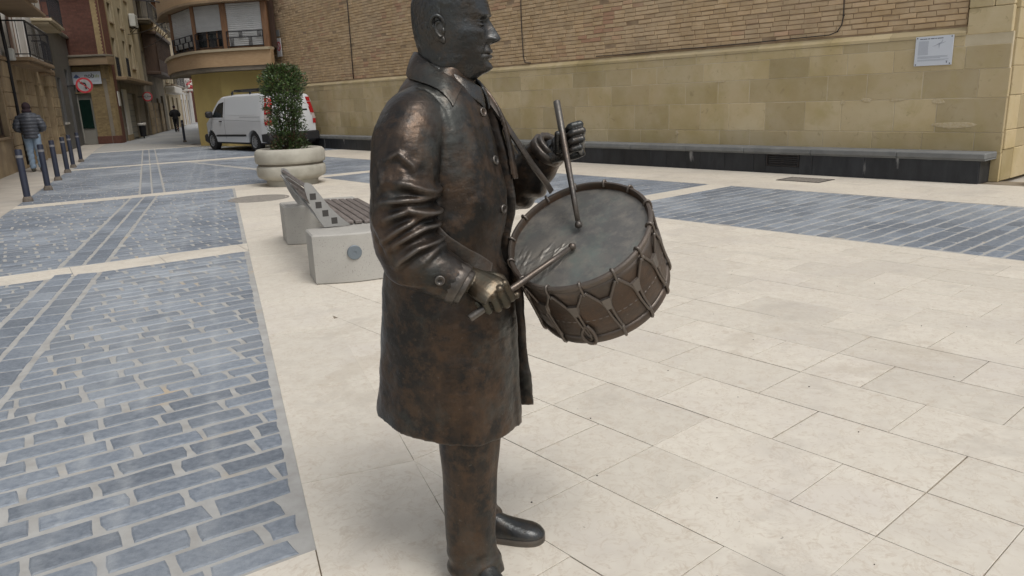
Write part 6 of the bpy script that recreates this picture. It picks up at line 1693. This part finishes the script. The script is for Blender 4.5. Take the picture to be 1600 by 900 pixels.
for sg_ in (1,-1):
    m_ = MB(); m_.cbox(2.80,2.98,sg_*HWID-(0 if sg_>0 else .24),sg_*HWID+(.24 if sg_>0 else 0),1.13,1.36,.05); m_.build('wing_mirror', M['vanblack'], van, auto=40)
    # tail lamps: on the rear corner
    def lamp(z0_, z1_, name, mt):
        q = MB(); rws = []
        for z in np.linspace(z0_,z1_,8):
            xr = np.interp(z,[1.0,1.35,1.70,1.80],[-.985,-.955,-.905,-.82]); y = van_half(-.9,z)
            rws.append([(xr+.17,sg_*(van_half(-.78,z)+.006),z),(xr+.05,sg_*(y+.006),z),(xr-.008,sg_*(y-.035),z),(xr-.012,sg_*(y-.15),z)])
        q.grid(rws); q.grid([[(x+.02,y-sg_*.02,z) for x,y,z in r_] for r_ in rws]); return q.build(name, mt, van, smooth=True)
    lamp(1.58,1.72,'tail_lamp_top',M['tailred']); lamp(1.20,1.56,'tail_lamp',M['tailred']); lamp(1.02,1.19,'reverse_lamp',M['tailclear']); lamp(.86,1.01,'tail_lamp_foot',M['tailred'])
bp = MB(); bp.cbox(-1.08,-.52,-.93,.93,.30,.62,.05); bp.build('rear_bumper', M['vanblack'], van, auto=40)
bp = MB(); bp.cbox(3.62,4.0,-.84,.84,.26,.56,.06); bp.build('front_bumper', M['vanblack'], van, auto=40)
rw1 = MB(); rw1.add([(-.955,-.60,1.28),(-.955,.60,1.28),(-.89,.55,1.70),(-.89,-.55,1.70),(-.945,-.60,1.28),(-.945,.60,1.28),(-.88,.55,1.70),(-.88,-.55,1.70)],[(0,1,2,3)[::-1],(4,5,6,7)]); rw1.build('rear_window', M['glass'], van)
rd = MB(); rd.box(-.995,-.985,-.006,.006,.64,1.28); rd.build('rear_door_seam', M['panelgrey'], van)
pt = MB(); pt.cbox(-1.005,-.985,-.26,.26,.78,.90,.004); pt.build('number_plate', M['signwhite'], van)
wsx = MB(); wsx.add([(2.66,-.70,1.70),(2.66,.70,1.70),(3.10,.80,1.33),(3.10,-.80,1.33),(2.64,-.7,1.68),(2.64,.7,1.68),(3.08,.8,1.31),(3.08,-.8,1.31)],[(0,1,2,3),(4,7,6,5)]); wsx.build('windscreen', M['glass'], van)
for ax in (0.0,3.2):
    for sg_ in (1,-1):
        t = MB(); t.lathe([(.20,-.05),(.20,-.11),(.29,-.115),(.325,-.09),(.33,0),(.325,.09),(.29,.115),(.20,.11),(.20,.05)], 32); t.v = [(x+ax, z*1.0+sg_*.80, y+.33) for x,y,z in t.v]; to = t.build('wheel', M['rubber'], van, auto=40)
        r_ = MB(); r_.lathe([(0,.10),(.07,.105),(.08,.095),(.18,.085),(.205,.11),(.215,.10),(.215,.02)], 32); r_.v = [(x+ax, sg_*(.80+z), y+.33) for x,y,z in r_.v]; ro = r_.build('hubcap', M['rim'], to, auto=30)
        h_ = MB()
        for i in range(10): a = 2*math.pi*i/10; h_.sphere((ax+.145*math.cos(a), sg_*.893, .33+.145*math.sin(a)), (.022,.006,.022), 8, 6)
        h_.build('rim_holes', M['vanblack'], ro)
    ar = MB(); ar.box(ax-.44,ax+.44,-.70,.70,.30,.78); ar.build('wheel_housing', M['vanblack'], van)
rk = MB()
for x in (.3,1.6): rk.cbox(x-.03,x+.03,-.72,.72,1.96,2.0,.01); rk.cbox(x-.04,x+.04,-.74,-.68,1.86,1.96,.01); rk.cbox(x-.04,x+.04,.68,.74,1.86,1.96,.01)
rk.cbox(-.3,1.9,.42,.50,2.0,2.05,.01); rk.cbox(.1,2.25,-.1,.0,2.0,2.06,.01); rk.build('roof_rack', M['vanblack'], van)
un = MB(); un.box(-.9,3.7,-.85,.85,.24,.34); un.build('underbody', M['vanblack'], van)

# ================================================================== PEOPLE
M['denim'] = mat('pale_denim', (0.20,0.28,0.38), (0.27,0.35,0.45), rough=0.9, nscale=9, coords='obj', bump=.2, bscale=60)
M['puffer'] = mat('slate_padded_jacket', (0.06,0.068,0.085), (0.085,0.092,0.11), rough=0.5, nscale=8, coords='obj')
M['skin'] = mat('skin', (0.38,0.22,0.16), rough=0.6)
M['capdark'] = mat('dark_wine_hood', (0.035,0.02,0.026), rough=0.9)
M['blackcloth'] = mat('black_cloth', (0.014,0.014,0.016), rough=0.9, coords='obj')
M['shoe'] = mat('dark_trainer', (0.03,0.032,0.03), (0.10,0.10,0.08), rough=0.7, nscale=30, coords='obj')
def L2(path, n=24, m=16): return limb(path, n, m)
def make_person(loc, rz, label, top_m, leg_m, head_m, sc=1.0, walk=0.0, puffy=True, hood=True):
    o = empty('person', loc, rz, label, 'person'); o.scale = (sc,)*3
    w_ = walk
    # body: one continuous surface (legs, trunk, arms, neck, head)
    parts = [L2([(0,.09,.92,.10),(w_*.5+.01,.095,.50,.066),(w_,.095,.10,.048),(w_,.095,.03,.045)]), L2([(0,-.09,.92,.10),(-w_*.3+.01,-.095,.50,.066),(-w_*1.0-.04*bool(w_),-.095,.12,.048),(-w_*1.05-.03*bool(w_),-.095,.05,.045)]),
             L2([(0,0,.90,.135),(0,0,1.1,.145),(-.01,0,1.3,.165),(-.01,0,1.42,.12),(0,0,1.5,.06),(.01,0,1.56,.055)]), L2([(-.01,.15,1.40,.07),(-.03,.27,1.16,.055),(.12,.20,1.05,.042),(.20,.12,1.08,.036)]), L2([(-.01,-.15,1.40,.07),(-.03,-.27,1.16,.055),(.12,-.20,1.05,.042),(.20,-.12,1.08,.036)])]
    hd_ = MB(); hd_.sphere((.025,0,1.645),(.098,.078,.118),20,14); ns_ = MB(); ns_.sphere((.122,0,1.635),(.016,.013,.02),8,6); parts += [hd_, ns_]
    for s in (1,-1): e = MB(); e.sphere((.015,s*.08,1.64),(.02,.012,.03),8,6); parts.append(e)
    for s in (1,-1):
        hnd = MB(); hnd.sphere((.225,s*.10,1.085),(.045,.03,.035),10,8); parts.append(hnd)
        for k in range(4): f_ = MB(); f_.tube([(.25,s*(.085+.0*k),1.07+.016*k),(.285,s*.065,1.072+.016*k),(.29,s*.035,1.075+.016*k)],[.010,.009,.007],6); parts.append(f_)
        f_ = MB(); f_.tube([(.22,s*.085,1.11),(.255,s*.065,1.13),(.275,s*.055,1.13)],[.011,.010,.008],6); parts.append(f_)
    bd = remesh(parts, .012, 2); finish(bd, 'body', M['skin'], o)
    def cloth(prts, vox, name, m, q=None):
        me = remesh(prts, vox, 3)
        if q:
            c = get_co(me); n_ = get_no(me); c += n_*q(c)[:,None]; set_co(me, c)
        return finish(me, name, m, o)
    cloth([L2([(0,.085,.96,.125),(.005+w_*.2,.095,.72,.100),(w_*.5+.012,.10,.48,.082),(w_*.8,.098,.25,.072),(w_,.097,.085,.074)]), L2([(0,-.085,.96,.125),(.005-w_*.1,-.095,.72,.100),(-w_*.3+.012,-.10,.48,.082),(-w_*.75,-.098,.25,.072),(-w_-.03*bool(w_),-.097,.10,.074)])], .014, 'trousers', leg_m, lambda c: .006*np.sin(c[:,2]*48+c[:,1]*30)*(c[:,2]<.6))
    band_ = (lambda c: .016*np.abs(np.sin(c[:,2]*math.pi/.085))**.7) if puffy else (lambda c: .003*np.sin(c[:,2]*40+c[:,1]*25))
    cloth([L2([(-.01,0,.86,.165),(-.01,0,.95,.175),(-.015,0,1.1,.185),(-.02,0,1.28,.20),(-.015,0,1.42,.165),(0,0,1.50,.09)],30,28), MB().sphere((-.015,.10,1.36),(.13,.14,.13),16,12), MB().sphere((-.015,-.10,1.36),(.13,.14,.13),16,12),
           L2([(-.01,.17,1.40,.095),(-.03,.285,1.17,.085),(.05,.25,1.08,.07),(.15,.17,1.06,.055)]), L2([(-.01,-.17,1.40,.095),(-.03,-.285,1.17,.085),(.05,-.25,1.08,.07),(.15,-.17,1.06,.055)])], .012, 'jacket', top_m, band_)
    if hood:
        cloth([MB().sphere((-.015,0,1.655),(.115,.10,.115),18,12), MB().sphere((-.05,0,1.54),(.10,.115,.065),16,10)], .010, 'hood', head_m)
    else:
        cloth([MB().sphere((.005,0,1.675),(.108,.088,.105),18,12)], .010, 'hair', head_m)
    for s, xx, zz in ((1, w_, 0), (-1, -w_-.03*bool(w_), .03*bool(w_))):
        cloth([MB().sphere((xx+.06,s*.10,.045+zz),(.14,.05,.045),16,10), MB().sphere((xx-.02,s*.10,.06+zz),(.07,.05,.055),12,8)], .008, 'shoe', M['shoe'])
    return o
make_person((-12.55,20.25,0), R(112), 'man in a padded slate jacket and pale jeans seen from behind beside the stone house', M['puffer'], M['denim'], M['capdark'], 1.02)
make_person((-22.45,52.3,0), R(105), 'small distant figure in black walking away up the street', M['blackcloth'], M['blackcloth'], M['capdark'], 1.0, walk=.16, puffy=False, hood=False)
